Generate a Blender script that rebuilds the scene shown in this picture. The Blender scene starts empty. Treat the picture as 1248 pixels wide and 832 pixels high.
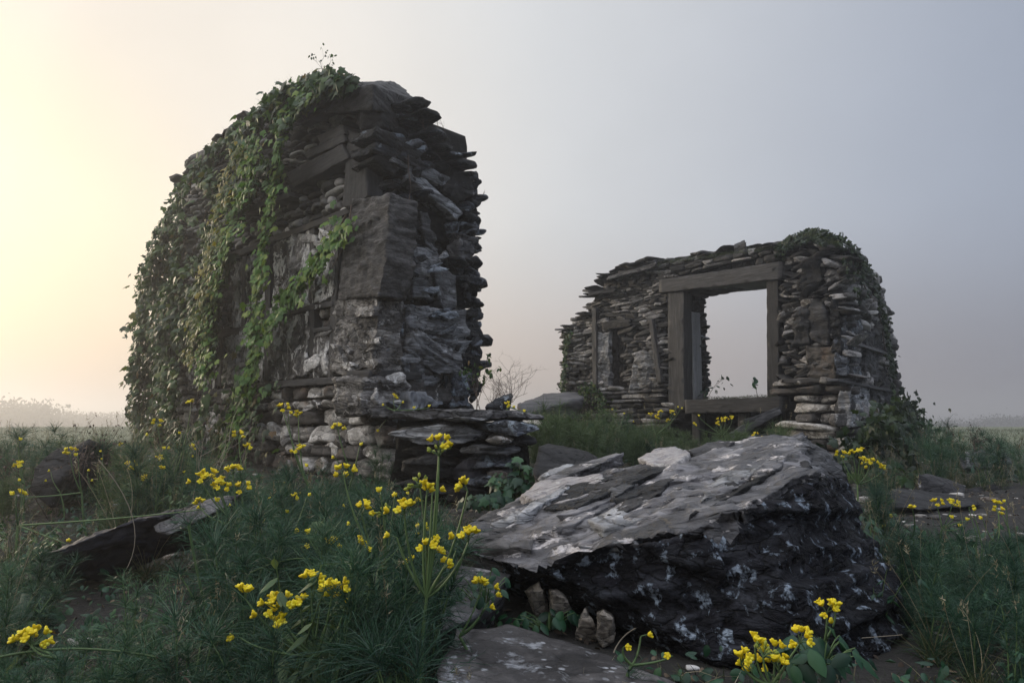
import bpy, bmesh, math, random
import numpy as np
from mathutils import Vector
R = math.radians
rng = np.random.default_rng(7)
random.seed(7)
SC = bpy.context.scene
COL = SC.collection

# ------------------------------------------------------------------ camera
CAMZ = 0.90
PITCH = math.atan(96/832)
FPX = 832.0
def ray(px, py):
    x = (px-624)/FPX; y = (416-py)/FPX
    c, s = math.cos(PITCH), math.sin(PITCH)
    return np.array([x, c-y*s, s+y*c])
def at(px, py, Y):
    d = ray(px, py)
    return np.array([0, 0, CAMZ]) + d*(Y/d[1])
def proj(P):
    P = np.asarray(P, float).reshape(-1, 3) - [0, 0, CAMZ]
    c, s = math.cos(PITCH), math.sin(PITCH)
    f = P[:, 1]*c + P[:, 2]*s
    u = -P[:, 1]*s + P[:, 2]*c
    return np.stack([624+P[:, 0]/f*FPX, 416-u/f*FPX], 1)
def inpoly(p, poly):
    poly = np.asarray(poly, float); x, y = p[:, 0], p[:, 1]
    res = np.zeros(len(p), bool); j = len(poly)-1
    for i in range(len(poly)):
        xi, yi = poly[i]; xj, yj = poly[j]
        c = ((yi > y) != (yj > y)) & (x < (xj-xi)*(y-yi)/(yj-yi+1e-12)+xi)
        res ^= c; j = i
    return res

# ------------------------------------------------------------------ noise
def _h(i, j, k, s):
    n = (i*374761393 + j*668265263 + k*2147483647 + s*1274126177) & 0xffffffff
    n = ((n ^ (n >> 13))*1274126177) & 0xffffffff
    n = ((n ^ (n >> 16))*2246822519) & 0xffffffff
    n = n ^ (n >> 15)
    return (n & 0xffffff)/float(0xffffff)*2-1
def vnoise(P, seed=0):
    P = np.asarray(P, float); I = np.floor(P).astype(np.int64); F = P-I; F = F*F*(3-2*F)
    out = 0
    for a in (0, 1):
        for b in (0, 1):
            for c in (0, 1):
                w = (F[..., 0] if a else 1-F[..., 0])*(F[..., 1] if b else 1-F[..., 1])*(F[..., 2] if c else 1-F[..., 2])
                out = out + w*_h(I[..., 0]+a, I[..., 1]+b, I[..., 2]+c, seed)
    return out
def fbm(P, seed=0, o=4, g=.5):
    P = np.asarray(P, float); s = 0; a = 1; t = 0
    for i in range(o):
        s = s + a*vnoise(P*2**i, seed+i*17); t += a; a *= g
    return s/t
def vfbm(P, seed=0, o=4, g=.5):
    return np.stack([fbm(P, seed+101*i, o, g) for i in range(3)], -1)

def gz(x, y):
    x = np.asarray(x, float); y = np.asarray(y, float)
    def ss(a, b, t):
        t = np.clip((t-a)/(b-a), 0, 1); return t*t*(3-2*t)
    z = .25*ss(2.6, 7, y) + .22*ss(7, 11.5, y) - .03*ss(-1, 3, x)*ss(2, 4, y)
    d_ = np.hypot(x, y); z = z - 12.5*ss(55, 260, d_)
    P = np.stack([x*.5, y*.5, x*0], -1)
    return z + (.06+1.5*ss(30, 120, d_))*fbm(P*np.where(d_ > 40, .1, 1.)[..., None], 5, 3)*np.where(d_ > 40, ss(40, 80, d_), 1.) + .018*fbm(P*7, 9, 2)

# ------------------------------------------------------------------ mesh builder
def new_mesh(name, V, Q, T, rnd=None, smooth=True):
    me = bpy.data.meshes.new(name)
    V = np.asarray(V, np.float32)
    Q = np.asarray(Q, np.int32).reshape(-1, 4); T = np.asarray(T, np.int32).reshape(-1, 3)
    me.vertices.add(len(V)); me.vertices.foreach_set('co', V.ravel())
    nl = Q.size+T.size; me.loops.add(nl)
    me.loops.foreach_set('vertex_index', np.concatenate([Q.ravel(), T.ravel()]))
    me.polygons.add(len(Q)+len(T))
    me.polygons.foreach_set('loop_start', np.concatenate([np.arange(len(Q))*4, Q.size+np.arange(len(T))*3]).astype(np.int32))
    me.update(calc_edges=True); me.validate()
    if smooth: me.polygons.foreach_set('use_smooth', np.ones(len(me.polygons), bool))
    if rnd is not None and len(me.vertices) == len(rnd):
        a = me.attributes.new('rnd', 'FLOAT', 'POINT'); a.data.foreach_set('value', np.asarray(rnd, np.float32))
    me.update()
    return me
class MB:
    def __init__(s): s.V = []; s.Q = []; s.T = []; s.R = []; s.n = 0
    def add(s, V, Q=None, T=None, r=None):
        V = np.asarray(V, float).reshape(-1, 3); s.V.append(V)
        if Q is not None and len(Q): s.Q.append(np.asarray(Q).reshape(-1, 4)+s.n)
        if T is not None and len(T): s.T.append(np.asarray(T).reshape(-1, 3)+s.n)
        if r is None: r = rng.random()
        s.R.append(np.broadcast_to(np.asarray(r, float).ravel() if np.ndim(r) else r, (len(V),)).copy()); s.n += len(V)
    def batch(s, base, F, W, r=None):
        """W: (N,nv,3) world vertices of N copies, F faces of base."""
        N, nv = W.shape[:2]; F = np.asarray(F)
        FF = (F[None]+(np.arange(N)*nv)[:, None, None]).reshape(-1, F.shape[1])
        r = rng.random(N) if r is None else r
        s.add(W.reshape(-1, 3), FF if F.shape[1] == 4 else None, FF if F.shape[1] == 3 else None, np.repeat(r, nv))
    def arrays(s):
        V = np.concatenate(s.V) if s.V else np.zeros((0, 3))
        Q = np.concatenate(s.Q) if s.Q else np.zeros((0, 4), int)
        T = np.concatenate(s.T) if s.T else np.zeros((0, 3), int)
        return V, Q, T, np.concatenate(s.R)
    def build(s, name, mat, parent=None, smooth=True):
        V, Q, T, r = s.arrays()
        if parent is not None: V = V-np.array(parent.location)
        o = bpy.data.objects.new(name, new_mesh(name, V, Q, T, r, smooth))
        COL.objects.link(o); o.data.materials.append(mat)
        if parent is not None: o.parent = parent
        return o
def recenter(o):
    """move the origin of a top-level mesh to its base"""
    n = len(o.data.vertices); co = np.empty(n*3, np.float32); o.data.vertices.foreach_get('co', co); co = co.reshape(-1, 3)
    c = np.array([(co[:, 0].min()+co[:, 0].max())/2, (co[:, 1].min()+co[:, 1].max())/2, co[:, 2].min()])
    o.data.vertices.foreach_set('co', (co-c).astype(np.float32).ravel()); o.data.update(); o.location = c
    return o
def tag(o, label=None, cat=None, group=None, kind=None):
    if label: o['label'] = label
    if cat: o['category'] = cat
    if group: o['group'] = group
    if kind: o['kind'] = kind
    return o
def thing(name, loc, label, cat, group=None):
    e = bpy.data.objects.new(name, None); COL.objects.link(e); e.location = tuple(float(v) for v in loc)
    e.empty_display_size = .1
    return tag(e, label, cat, group)
def copy_tree(o, parent=None):
    c = o.copy(); COL.objects.link(c); c.parent = parent
    for ch in list(o.children): copy_tree(ch, c)
    return c

# rounded cube base
def cube_grid(n):
    idx = {}; V = []; Q = []
    def vid(p):
        k = tuple(np.round(p, 6))
        if k not in idx: idx[k] = len(V); V.append(p)
        return idx[k]
    t = np.linspace(-1, 1, n+1)
    for ax in range(3):
        for sg in (-1, 1):
            a, b = [(1, 2), (2, 0), (0, 1)][ax]
            for i in range(n):
                for j in range(n):
                    q = []
                    for (ii, jj) in ((i, j), (i+1, j), (i+1, j+1), (i, j+1)):
                        p = np.zeros(3); p[ax] = sg; p[a] = t[ii]; p[b] = t[jj]; q.append(vid(p))
                    Q.append(q if sg > 0 else q[::-1])
    return np.array(V), np.array(Q)
CG3 = cube_grid(3); CG6 = cube_grid(6)
def add_stones(mb, C, A, H, k=5., amp=.12, base=None, r=None, freq=1.2, taper=.22):
    """C (N,3) centres, A (N,3,3) rows = axes, H (N,3) half sizes"""
    B, Q = base or CG3
    C = np.asarray(C, float); H = np.asarray(H, float); N = len(C)
    if N == 0: return
    k = np.broadcast_to(np.asarray(k, float), (N,))[:, None]
    P = B[None]; nrm = (np.abs(P)[..., 0]**k+np.abs(P)[..., 1]**k+np.abs(P)[..., 2]**k)**(1/k)
    P = P/nrm[..., None]
    tp = rng.uniform(-taper, taper, (N, 4))
    x = P[..., 0]*(1+tp[:, :1]*P[..., 1]); y = P[..., 1]*(1+tp[:, 1:2]*P[..., 0]) + tp[:, 2:3]*.5*P[..., 0]; z = P[..., 2]*(1+tp[:, 3:4]*P[..., 1])
    P = np.stack([x, y, z], -1)
    off = rng.uniform(0, 100, (N, 1, 3))
    D = vfbm(P*freq+off, 3, 2)
    L = P*H[:, None]+D*amp*np.sqrt(H[:, None]*H.min(1)[:, None, None])*1.3
    W = C[:, None]+np.einsum('nvi,nij->nvj', L, A)
    mb.batch(B, Q, W, r)

def hull_tris(pts):
    bm = bmesh.new()
    for p in pts: bm.verts.new(p)
    bmesh.ops.convex_hull(bm, input=list(bm.verts))
    loose = [v for v in bm.verts if not v.link_faces]
    bmesh.ops.delete(bm, geom=loose, context='VERTS')
    bmesh.ops.triangulate(bm, faces=list(bm.faces))
    return bm
def refine(bm, h):
    for _ in range(9):
        es = [e for e in bm.edges if e.calc_length() > h]
        if not es: break
        bmesh.ops.subdivide_edges(bm, edges=es, cuts=1)
        bmesh.ops.triangulate(bm, faces=[f for f in bm.faces if len(f.verts) > 3])
def bm_arrays(bm):
    bm.verts.ensure_lookup_table(); bm.verts.index_update()
    V = np.array([v.co[:] for v in bm.verts]); T = np.array([[v.index for v in f.verts] for f in bm.faces])
    bm.free(); return V, T
def rock(pts, h=.08, amp=.03, fr=2., ter=0., tf=12., up=(0, 0, 1), seed=0, fine=.3):
    """convex hull of pts refined, displaced with rough noise and stepped strata"""
    bm = hull_tris([tuple(map(float, p)) for p in pts]); refine(bm, h); V, T = bm_arrays(bm)
    c = V.mean(0); up = np.array(up, float); up /= np.linalg.norm(up)
    P = V.copy()
    V = V+vfbm(P*fr+seed*3.7, seed, 4, .55)*amp
    if fine: V = V+vfbm(P*fr*6+seed, seed+7, 3, .6)*amp*fine
    if ter:
        s = P@up; lay = s*tf+fbm(P*1.5, seed+3, 3)*1.2
        f = np.floor(lay); fr_ = lay-f
        hv = _h(f.astype(np.int64), 0*f.astype(np.int64), 0*f.astype(np.int64), seed+5)
        d = (P-c)-((P-c)@up)[:, None]*up; d /= np.linalg.norm(d, axis=1)[:, None]+1e-6
        groove = -np.clip(1-np.minimum(fr_, 1-fr_)*7, 0, 1)*.6
        V = V+d*(ter*(hv+groove+.5*fbm(np.stack([P[:, 0]*4, P[:, 1]*4, f*7.7], -1), seed+11, 2)))[:, None]
    return V, T
def add_rock(mb, pts, r=None, **k):
    V, T = rock(pts, **k); mb.add(V, None, T, r)
def make_rock(name, pts, mat, label, cat='rock', group=None, smooth=False, **k):
    mb = MB(); add_rock(mb, pts, **k)
    o = recenter(mb.build(name, mat, smooth=smooth)); tag(o, label, cat, group); return o

def tube(mb, pts, r0, r1=None, sides=4, r=None):
    pts = np.asarray(pts, float); n = len(pts); r1 = r0 if r1 is None else r1
    t = np.gradient(pts, axis=0); t /= np.linalg.norm(t, axis=1)[:, None]+1e-9
    ref = np.where(np.abs(t[:, 2:3]) > .9, np.array([[1., 0, 0]]), np.array([[0., 0, 1]]))
    a = np.cross(t, ref); a /= np.linalg.norm(a, axis=1)[:, None]+1e-9; b = np.cross(t, a)
    rad = np.linspace(r0, r1, n)[:, None, None]
    th = np.arange(sides)/sides*2*math.pi
    V = pts[:, None]+rad*(a[:, None]*np.cos(th)[None, :, None]+b[:, None]*np.sin(th)[None, :, None])
    Q = [[i*sides+j, i*sides+(j+1) % sides, (i+1)*sides+(j+1) % sides, (i+1)*sides+j] for i in range(n-1) for j in range(sides)]
    mb.add(V.reshape(-1, 3), Q, None, r)
def bez(a, b, c, n=8):
    t = np.linspace(0, 1, n)[:, None]; a, b, c = map(lambda v: np.asarray(v, float), (a, b, c))
    return (1-t)**2*a+2*t*(1-t)*b+t*t*c
def blades(mb, B, D, L, w, droop=.3, seg=3, r=None, bend=None):
    """thin tapering ribbons. B base, D direction, L length"""
    N = len(B); D = D/np.linalg.norm(D, axis=1)[:, None]
    side = np.cross(D, rng.normal(size=(N, 3))); side /= np.linalg.norm(side, axis=1)[:, None]+1e-9
    if bend is None:
        bend = rng.normal(size=(N, 3))*.25; bend[:, 2] -= 1
    t = np.linspace(0, 1, seg+1)
    w = np.broadcast_to(w, (N,)); droop = np.broadcast_to(droop, (N,))
    c = B[:, None]+D[:, None]*(L[:, None]*t)[..., None]+bend[:, None]*((droop*L)[:, None]*t**2)[..., None]
    ww = (w[:, None]*(1-.85*t))[..., None]*.5
    W = np.stack([c-side[:, None]*ww, c+side[:, None]*ww], 2).reshape(N, -1, 3)
    F = np.array([[2*i, 2*i+1, 2*i+3, 2*i+2] for i in range(seg)])
    mb.batch(None, F, W, r)
def frames(Z, roll=None):
    """rotation rows (x,y,z) with z = Z normal and y pointing mostly down the wall"""
    N = len(Z); Z = Z/np.linalg.norm(Z, axis=1)[:, None]
    Y = np.tile([0., 0, -1], (N, 1))+rng.normal(size=(N, 3))*.45
    Y -= (Y*Z).sum(1)[:, None]*Z; Y /= np.linalg.norm(Y, axis=1)[:, None]+1e-9
    X = np.cross(Y, Z)
    return np.stack([X, Y, Z], 1)
_iv = [(0, 0), (.22, -.14), (.5, .02), (.42, .25), (.55, .48), (.24, .52), (0, 1.0)]
IVY = np.array([(0, .3, .05)]+[(x, y, -.3*abs(x)-.15*max(0, y-.5)) for x, y in _iv]+[(-x, y, -.3*abs(x)-.15*max(0, y-.5)) for x, y in _iv[-2:0:-1]])
IVYF = np.array([[0, i, i+1 if i < 12 else 1] for i in range(1, 13)])
_ov = [(0, 0), (.2, .15), (.3, .4), (.2, .75), (0, 1.0)]
OVAL = np.array([(0, .4, .04)]+[(x, y, -.25*abs(x)-.2*y*y) for x, y in _ov]+[(-x, y, -.25*abs(x)-.2*y*y) for x, y in _ov[-2:0:-1]])
OVALF = np.array([[0, i, i+1 if i < 8 else 1] for i in range(1, 9)])
def add_leaves(mb, P, Z, S, shape=(IVY, IVYF), r=None, A=None):
    A = frames(Z) if A is None else A
    W = P[:, None]+np.einsum('vi,nij->nvj', shape[0], A)*S[:, None, None]
    mb.batch(None, shape[1], W, r)

# ------------------------------------------------------------------ materials
class NT:
    def __init__(s, name):
        s.m = bpy.data.materials.new(name); s.m.use_nodes = True; s.t = s.m.node_tree
        s.b = s.t.nodes['Principled BSDF']; s.o = s.t.nodes['Material Output']
    def n(s, t, **k):
        n = s.t.nodes.new(t)
        for a, v in k.items():
            if a in n.inputs: n.inputs[a].default_value = v
            else: setattr(n, a, v)
        return n
    def l(s, a, b): s.t.links.new(a, b)
    def coord(s, scale=(1, 1, 1), rot=(0, 0, 0)):
        c = s.n('ShaderNodeTexCoord'); m = s.n('ShaderNodeMapping'); m.inputs['Scale'].default_value = scale; m.inputs['Rotation'].default_value = rot
        s.l(c.outputs['Object'], m.inputs[0]); return m.outputs[0]
    def noise(s, vec, scale, detail=6, rough=.6, dist=0.):
        n = s.n('ShaderNodeTexNoise'); n.inputs['Scale'].default_value = scale; n.inputs['Detail'].default_value = detail
        n.inputs['Roughness'].default_value = rough; n.inputs['Distortion'].default_value = dist; s.l(vec, n.inputs['Vector']); return n.outputs['Fac']
    def ramp(s, fac, stops):
        r = s.n('ShaderNodeValToRGB'); e = r.color_ramp.elements
        while len(e) < len(stops): e.new(.5)
        for i, (p, c) in enumerate(stops):
            e[i].position = p; e[i].color = (*c, 1) if not np.isscalar(c) else (c, c, c, 1)
        s.l(fac, r.inputs[0]); return r.outputs[0]
    def mix(s, f, a, b, mode='MIX'):
        m = s.n('ShaderNodeMix', data_type='RGBA', blend_type=mode)
        for k, v in ((0, f), (6, a), (7, b)):
            if hasattr(v, 'is_output'): s.l(v, m.inputs[k])
            else: m.inputs[k].default_value = v if k == 0 else (*v, 1)
        return m.outputs[2]
    def math(s, op, a, b=0.):
        m = s.n('ShaderNodeMath', operation=op)
        for k, v in ((0, a), (1, b)):
            if hasattr(v, 'is_output'): s.l(v, m.inputs[k])
            else: m.inputs[k].default_value = v
        return m.outputs[0]
    def rnd(s):
        a = s.n('ShaderNodeAttribute', attribute_name='rnd'); return a.outputs['Fac']
    def bump(s, h, strength, dist, normal=None):
        b = s.n('ShaderNodeBump'); b.inputs['Strength'].default_value = strength; b.inputs['Distance'].default_value = dist
        s.l(h, b.inputs['Height'])
        if normal is not None: s.l(normal, b.inputs['Normal'])
        return b.outputs[0]

def rock_mat(name, dark, mid, light, scale=3., strata=(1, 1, 5), rot=(0, 0, 0), lichen=None, lth=.6, lsc=4., lst=(1, 1, 1), lsoft=.05, ldist=.6, rough=.75, bump=.6, bd=.02, vary=.5, moss=None, mth=.62, spec=.5, rust=None, speck=0., facet=0., fsc=4., fst=(1, 1, 2.2), crack=.75):
    m = NT(name); c = m.coord(); cs = m.coord(strata, rot); cl = m.coord(lst, rot)
    n1 = m.noise(cs, scale, 8, .62, .4); n2 = m.noise(c, scale*5, 6, .7)
    f = m.math('ADD', m.math('MULTIPLY', n1, 1-.3*vary), m.math('MULTIPLY', m.math('SUBTRACT', m.rnd(), .5), vary*.45))
    f = m.math('ADD', f, m.math('MULTIPLY', m.math('SUBTRACT', n2, .5), .35))
    col = m.ramp(f, [(.22, dark), (.45, mid), (.72, light)])
    if rust: col = m.mix(m.ramp(m.noise(c, scale*.7, 4), [(.55, 0), (.72, .7)]), col, rust)
    h = m.math('ADD', n1, m.math('MULTIPLY', n2, .35))
    if facet:
        cf = m.coord(fst, rot); wn = m.n('ShaderNodeTexNoise'); wn.inputs['Scale'].default_value = fsc*.8; wn.inputs['Detail'].default_value = 4; m.l(cf, wn.inputs['Vector'])
        vm = m.n('ShaderNodeVectorMath', operation='MULTIPLY_ADD'); m.l(wn.outputs['Color'], vm.inputs[0]); vm.inputs[1].default_value = (1.6/fsc,)*3; m.l(cf, vm.inputs[2])
        for sc_, wt in ((fsc, 1.), (fsc*3.1, .5)):
            vo = m.n('ShaderNodeTexVoronoi'); vo.inputs['Scale'].default_value = sc_; m.l(vm.outputs[0], vo.inputs['Vector'])
            ve = m.n('ShaderNodeTexVoronoi', feature='DISTANCE_TO_EDGE'); ve.inputs['Scale'].default_value = sc_; m.l(vm.outputs[0], ve.inputs['Vector'])
            hs = m.n('ShaderNodeSeparateColor'); m.l(vo.outputs['Color'], hs.inputs[0])
            g_ = m.ramp(hs.outputs[0], [(0, 1-.75*facet*wt), (.5, 1.), (1, 1+.6*facet*wt)])
            col = m.mix(1., col, g_, 'MULTIPLY')  # random facet tone in the colour, standing for lit and shaded facets
            ck = m.ramp(ve.outputs['Distance'], [(.0, 1-crack*wt), (.055, 1.)]); col = m.mix(1., col, ck, 'MULTIPLY')
            h = m.math('ADD', h, m.math('MULTIPLY', m.math('ADD', hs.outputs[1], m.math('MULTIPLY', vo.outputs['Distance'], -1.2)), .55*wt*facet)); h = m.math('ADD', h, m.math('MULTIPLY', ck, .25*wt))
    if lichen:
        nl = m.noise(cl, lsc, 9, .68, ldist)
        nl2 = m.math('ADD', nl, m.math('MULTIPLY', m.math('SUBTRACT', m.rnd(), .5), .12*vary))
        mask = m.ramp(nl2, [(lth, 0), (lth+lsoft, 1)])
        mott = m.ramp(m.noise(c, scale*11, 4, .7), [(.3, tuple(v*.45 for v in lichen)), (.6, lichen)])
        col = m.mix(mask, col, mott); h = m.math('ADD', h, m.math('MULTIPLY', mask, .12))
    if speck:
        v = m.n('ShaderNodeTexVoronoi'); v.inputs['Scale'].default_value = 26; m.l(m.coord((1, 1, 1)), v.inputs['Vector'])
        sm = m.math('MULTIPLY', m.ramp(v.outputs['Distance'], [(.2, 1), (.34, 0)]), m.ramp(m.noise(c, 5, 4), [(.5, 0), (.58, 1)]))
        col = m.mix(m.math('MULTIPLY', sm, speck), col, lichen or light)
    if moss:
        g = m.n('ShaderNodeNewGeometry'); sp = m.n('ShaderNodeSeparateXYZ'); m.l(g.outputs['Normal'], sp.inputs[0])
        mk = m.math('MULTIPLY', m.ramp(m.noise(c, 3.5, 6), [(mth, 0), (mth+.12, 1)]), m.ramp(sp.outputs['Z'], [(-.1, .15), (.7, 1)]))
        col = m.mix(mk, col, moss)
    m.l(col, m.b.inputs['Base Color'])
    m.l(m.ramp(n2, [(.3, rough-.15), (.7, min(1, rough+.12))]), m.b.inputs['Roughness'])
    m.b.inputs['Specular IOR Level'].default_value = spec
    m.l(m.bump(h, bump, bd), m.b.inputs['Normal'])
    return m.m
def leaf_mat(name, stops, trans=.25, rough=.5, nscale=None, obj_vary=.0):
    m = NT(name); f = m.rnd()
    if obj_vary:
        oi = m.n('ShaderNodeObjectInfo'); f = m.math('ADD', m.math('MULTIPLY', f, 1-obj_vary), m.math('MULTIPLY', oi.outputs['Random'], obj_vary))
    col = m.ramp(f, stops); m.l(col, m.b.inputs['Base Color']); m.b.inputs['Roughness'].default_value = rough
    m.b.inputs['Specular IOR Level'].default_value = .35
    tr = m.n('ShaderNodeBsdfTranslucent'); m.l(m.mix(1., col, (1., 1.0, .5), 'MULTIPLY'), tr.inputs[0])
    mx = m.n('ShaderNodeMixShader'); mx.inputs[0].default_value = trans
    m.l(m.b.outputs[0], mx.inputs[1]); m.l(tr.outputs[0], mx.inputs[2]); m.l(mx.outputs[0], m.o.inputs[0])
    return m.m

M = {}
M['cobble'] = rock_mat('cobble_stone', (.04, .038, .037), (.27, .26, .25), (.62, .60, .59), 4, (1, 1, 3), vary=1.4, lichen=(.42, .40, .39), lth=.60, lsc=7, bump=.7, bd=.015)
M['block'] = rock_mat('weathered_block_stone', (.06, .054, .05), (.36, .34, .315), (.70, .67, .64), 3, (1, 1, 3), vary=1.3, facet=.55, fsc=5, lichen=(.68, .66, .64), lth=.57, lsc=5, rust=(.16, .10, .06), bump=.8, bd=.02)
M['panel'] = rock_mat('whitish_fractured_stone', (.035, .033, .032), (.20, .19, .183), (.60, .58, .56), 2.4, (1, 1, 2.2), (0.4, .7, 0), vary=.5, facet=.9, fsc=4.2, fst=(1, 1, .6), crack=.6, lichen=(.85, .83, .81), lth=.50, lsoft=.04, ldist=1.2, lsc=2.4, lst=(2., 2., 1.2), bump=1., bd=.09)
M['slab'] = rock_mat('dark_slate', (.01, .01, .0105), (.042, .041, .043), (.15, .147, .15), 2.5, (1, 1, 6), vary=.8, facet=.5, fsc=3.5, lichen=(.3, .29, .29), lth=.62, lsc=5, bump=.9, bd=.03, rough=.75, spec=.3)
M['wet'] = rock_mat('damp_blue_black_slate', (.005, .006, .008), (.03, .035, .044), (.20, .22, .26), 3, (1, 1, 5), vary=1.1, facet=.8, fsc=6, lichen=(.28, .33, .38), lth=.6, lsc=4.5, bump=1., bd=.04, rough=.6, spec=.3)
M['slategrey'] = rock_mat('grey_layered_slate', (.022, .022, .024), (.17, .173, .18), (.50, .505, .52), 3, (1, 1, 8), vary=.9, facet=.6, fsc=3.5, fst=(1, 1, 4), lichen=(.42, .44, .46), lth=.62, lsc=4, bump=.8, bd=.03)
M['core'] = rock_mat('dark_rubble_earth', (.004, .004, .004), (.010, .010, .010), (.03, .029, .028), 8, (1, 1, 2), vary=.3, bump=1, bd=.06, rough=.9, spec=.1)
M['timber'] = rock_mat('weathered_dark_timber', (.008, .008, .0085), (.030, .029, .030), (.10, .097, .098), 2.5, (9, 9, .9), vary=.6, bump=.7, bd=.012, rough=.75)
M['timber_h'] = rock_mat('weathered_grey_timber', (.010, .010, .011), (.038, .037, .039), (.12, .116, .118), 2.5, (1.2, 1.2, 16), vary=.6, bump=.7, bd=.012, rough=.75)
M['plank'] = rock_mat('pale_grey_plank', (.08, .085, .095), (.16, .17, .185), (.26, .27, .29), 3, (8, 8, .8), vary=.3, bump=.4, bd=.01)
M['rubble2'] = rock_mat('small_grey_rubble', (.026, .025, .025), (.17, .163, .16), (.50, .48, .47), 5, (1, 1, 3), vary=1.7, facet=.5, fsc=8, lichen=(.45, .43, .42), lth=.6, lsc=6, bump=.8, bd=.02)
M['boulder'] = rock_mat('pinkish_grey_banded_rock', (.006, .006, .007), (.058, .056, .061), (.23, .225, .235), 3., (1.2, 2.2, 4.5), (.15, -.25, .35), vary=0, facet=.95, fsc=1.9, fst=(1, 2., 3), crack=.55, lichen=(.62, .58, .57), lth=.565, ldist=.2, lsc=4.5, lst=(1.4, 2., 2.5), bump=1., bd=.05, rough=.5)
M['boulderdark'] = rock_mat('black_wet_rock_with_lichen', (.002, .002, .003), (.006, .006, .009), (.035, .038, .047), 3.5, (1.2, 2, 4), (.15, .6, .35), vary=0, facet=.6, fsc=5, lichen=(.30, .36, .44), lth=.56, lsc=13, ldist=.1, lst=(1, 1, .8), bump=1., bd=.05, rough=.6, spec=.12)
M['flat'] = rock_mat('dark_lichen_speckled_slab', (.012, .012, .012), (.045, .042, .042), (.13, .122, .12), 3, (1, 1, 2), vary=0, facet=.5, fsc=2.5, crack=.5, lichen=(.34, .35, .37), lth=.56, lsc=4.5, bump=1., bd=.04, speck=.9, spec=.25)
M['tan'] = rock_mat('tan_stone', (.05, .042, .034), (.20, .175, .145), (.40, .36, .31), 7, (1, 1, .6), vary=.5, facet=.6, fsc=12, bump=.8, bd=.015)
M['navy'] = rock_mat('blue_black_slab', (.005, .005, .008), (.012, .012, .018), (.035, .035, .042), 2.5, (1, 1, 6), vary=.2, spec=.3, bump=.5, bd=.015, rough=.7, lichen=(.12, .11, .13), lth=.70, lsc=6)
M['ivy'] = leaf_mat('ivy_leaf', [(0, (.010, .028, .012)), (.5, (.028, .07, .02)), (.88, (.065, .13, .03)), (.96, (.12, .15, .03)), (1, (.14, .08, .03))], .3)
M['ivybright'] = leaf_mat('young_ivy_leaf', [(0, (.04, .11, .022)), (.6, (.10, .23, .04)), (1, (.22, .30, .05))], .35)
M['ivyolive'] = leaf_mat('olive_ivy_leaf', [(0, (.05, .085, .02)), (.6, (.12, .16, .03)), (1, (.32, .25, .04))], .35)
M['fern'] = leaf_mat('feathery_leaf', [(0, (.006, .024, .017)), (.6, (.030, .085, .052)), (1, (.12, .21, .12))], .25, .55, obj_vary=.4)
M['fernpale'] = leaf_mat('pale_feathery_leaf', [(0, (.04, .075, .03)), (.6, (.08, .13, .055)), (1, (.14, .19, .09))], .25, .55, obj_vary=.4)
M['grass'] = leaf_mat('meadow_grass', [(0, (.02, .035, .014)), (.5, (.04, .07, .024)), (.8, (.07, .09, .035)), (1, (.19, .16, .10))], .2, .6)
M['broad'] = leaf_mat('dark_broad_leaf', [(0, (.006, .03, .016)), (.6, (.014, .06, .028)), (1, (.03, .095, .03))], .2, .45)
M['stem'] = leaf_mat('green_stem', [(0, (.06, .11, .04)), (1, (.12, .19, .07))], .1, .5)
M['twig'] = leaf_mat('dry_twig', [(0, (.05, .035, .03)), (1, (.15, .11, .085))], .0, .8)
M['pale_twig'] = leaf_mat('pale_dry_stalk', [(0, (.2, .17, .13)), (1, (.34, .3, .24))], .0, .8)
M['petal'] = leaf_mat('yellow_petal', [(0, (.78, .60, .012)), (.7, (.88, .76, .02)), (1, (.9, .84, .08))], .3, .5)
M['bud'] = leaf_mat('green_bud', [(0, (.2, .28, .05)), (1, (.45, .48, .08))], .3, .5)
M['moss'] = leaf_mat('moss_tuft', [(0, (.03, .045, .02)), (1, (.08, .10, .04))], .1, .8)
M['farleaf'] = leaf_mat('distant_leaf', [(0, (.03, .035, .022)), (1, (.06, .065, .035))], .1, .8)
M['dry'] = leaf_mat('dry_grass', [(0, (.10, .085, .05)), (.6, (.22, .19, .12)), (1, (.36, .32, .22))], .15, .7)
M['slabmid'] = rock_mat('grey_smooth_slate', (.02, .0195, .0195), (.10, .095, .094), (.26, .25, .245), 4, (1.5, 1.5, 5), (.3, .4, 0), vary=.4, facet=.35, fsc=5, fst=(1, 1, 4), crack=.35, lichen=(.42, .40, .39), lth=.64, lsc=5, bump=.9, bd=.03, spec=.3)
M['litter'] = leaf_mat('dead_leaf', [(0, (.02, .014, .01)), (.6, (.06, .042, .028)), (1, (.16, .12, .08))], .0, .8)
M['creased'] = rock_mat('creased_grey_brown_stone', (.035, .032, .03), (.24, .225, .212), (.55, .53, .51), 3, (1.5, 1.5, 2.5), (.6, .5, .3), vary=.3, facet=.9, fsc=4, fst=(1, 1, 2.5), crack=.7, lichen=(.66, .64, .63), lth=.575, lsoft=.05, ldist=1.8, lsc=5, lst=(1.5, 1.5, 1), bump=1., bd=.08)
M['ivydark'] = leaf_mat('dark_ivy_leaf', [(0, (.006, .014, .008)), (.6, (.018, .038, .014)), (1, (.04, .065, .02))], .25)
M['shard'] = rock_mat('pale_split_stone', (.25, .24, .235), (.62, .60, .58), (.82, .80, .78), 5, (1, 1, 3), (.5, .6, 0), vary=1.2, facet=.4, fsc=8, crack=.5, bump=.9, bd=.03)
M['blueshard'] = rock_mat('pale_bluish_split_slate', (.08, .09, .10), (.26, .29, .33), (.5, .54, .60), 5, (1, 1, 5), (.3, .3, 0), vary=1.2, facet=.5, fsc=8, crack=.6, bump=.9, bd=.03, rough=.55)
SUN_E = 1.7
EXPO = 0.0
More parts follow.
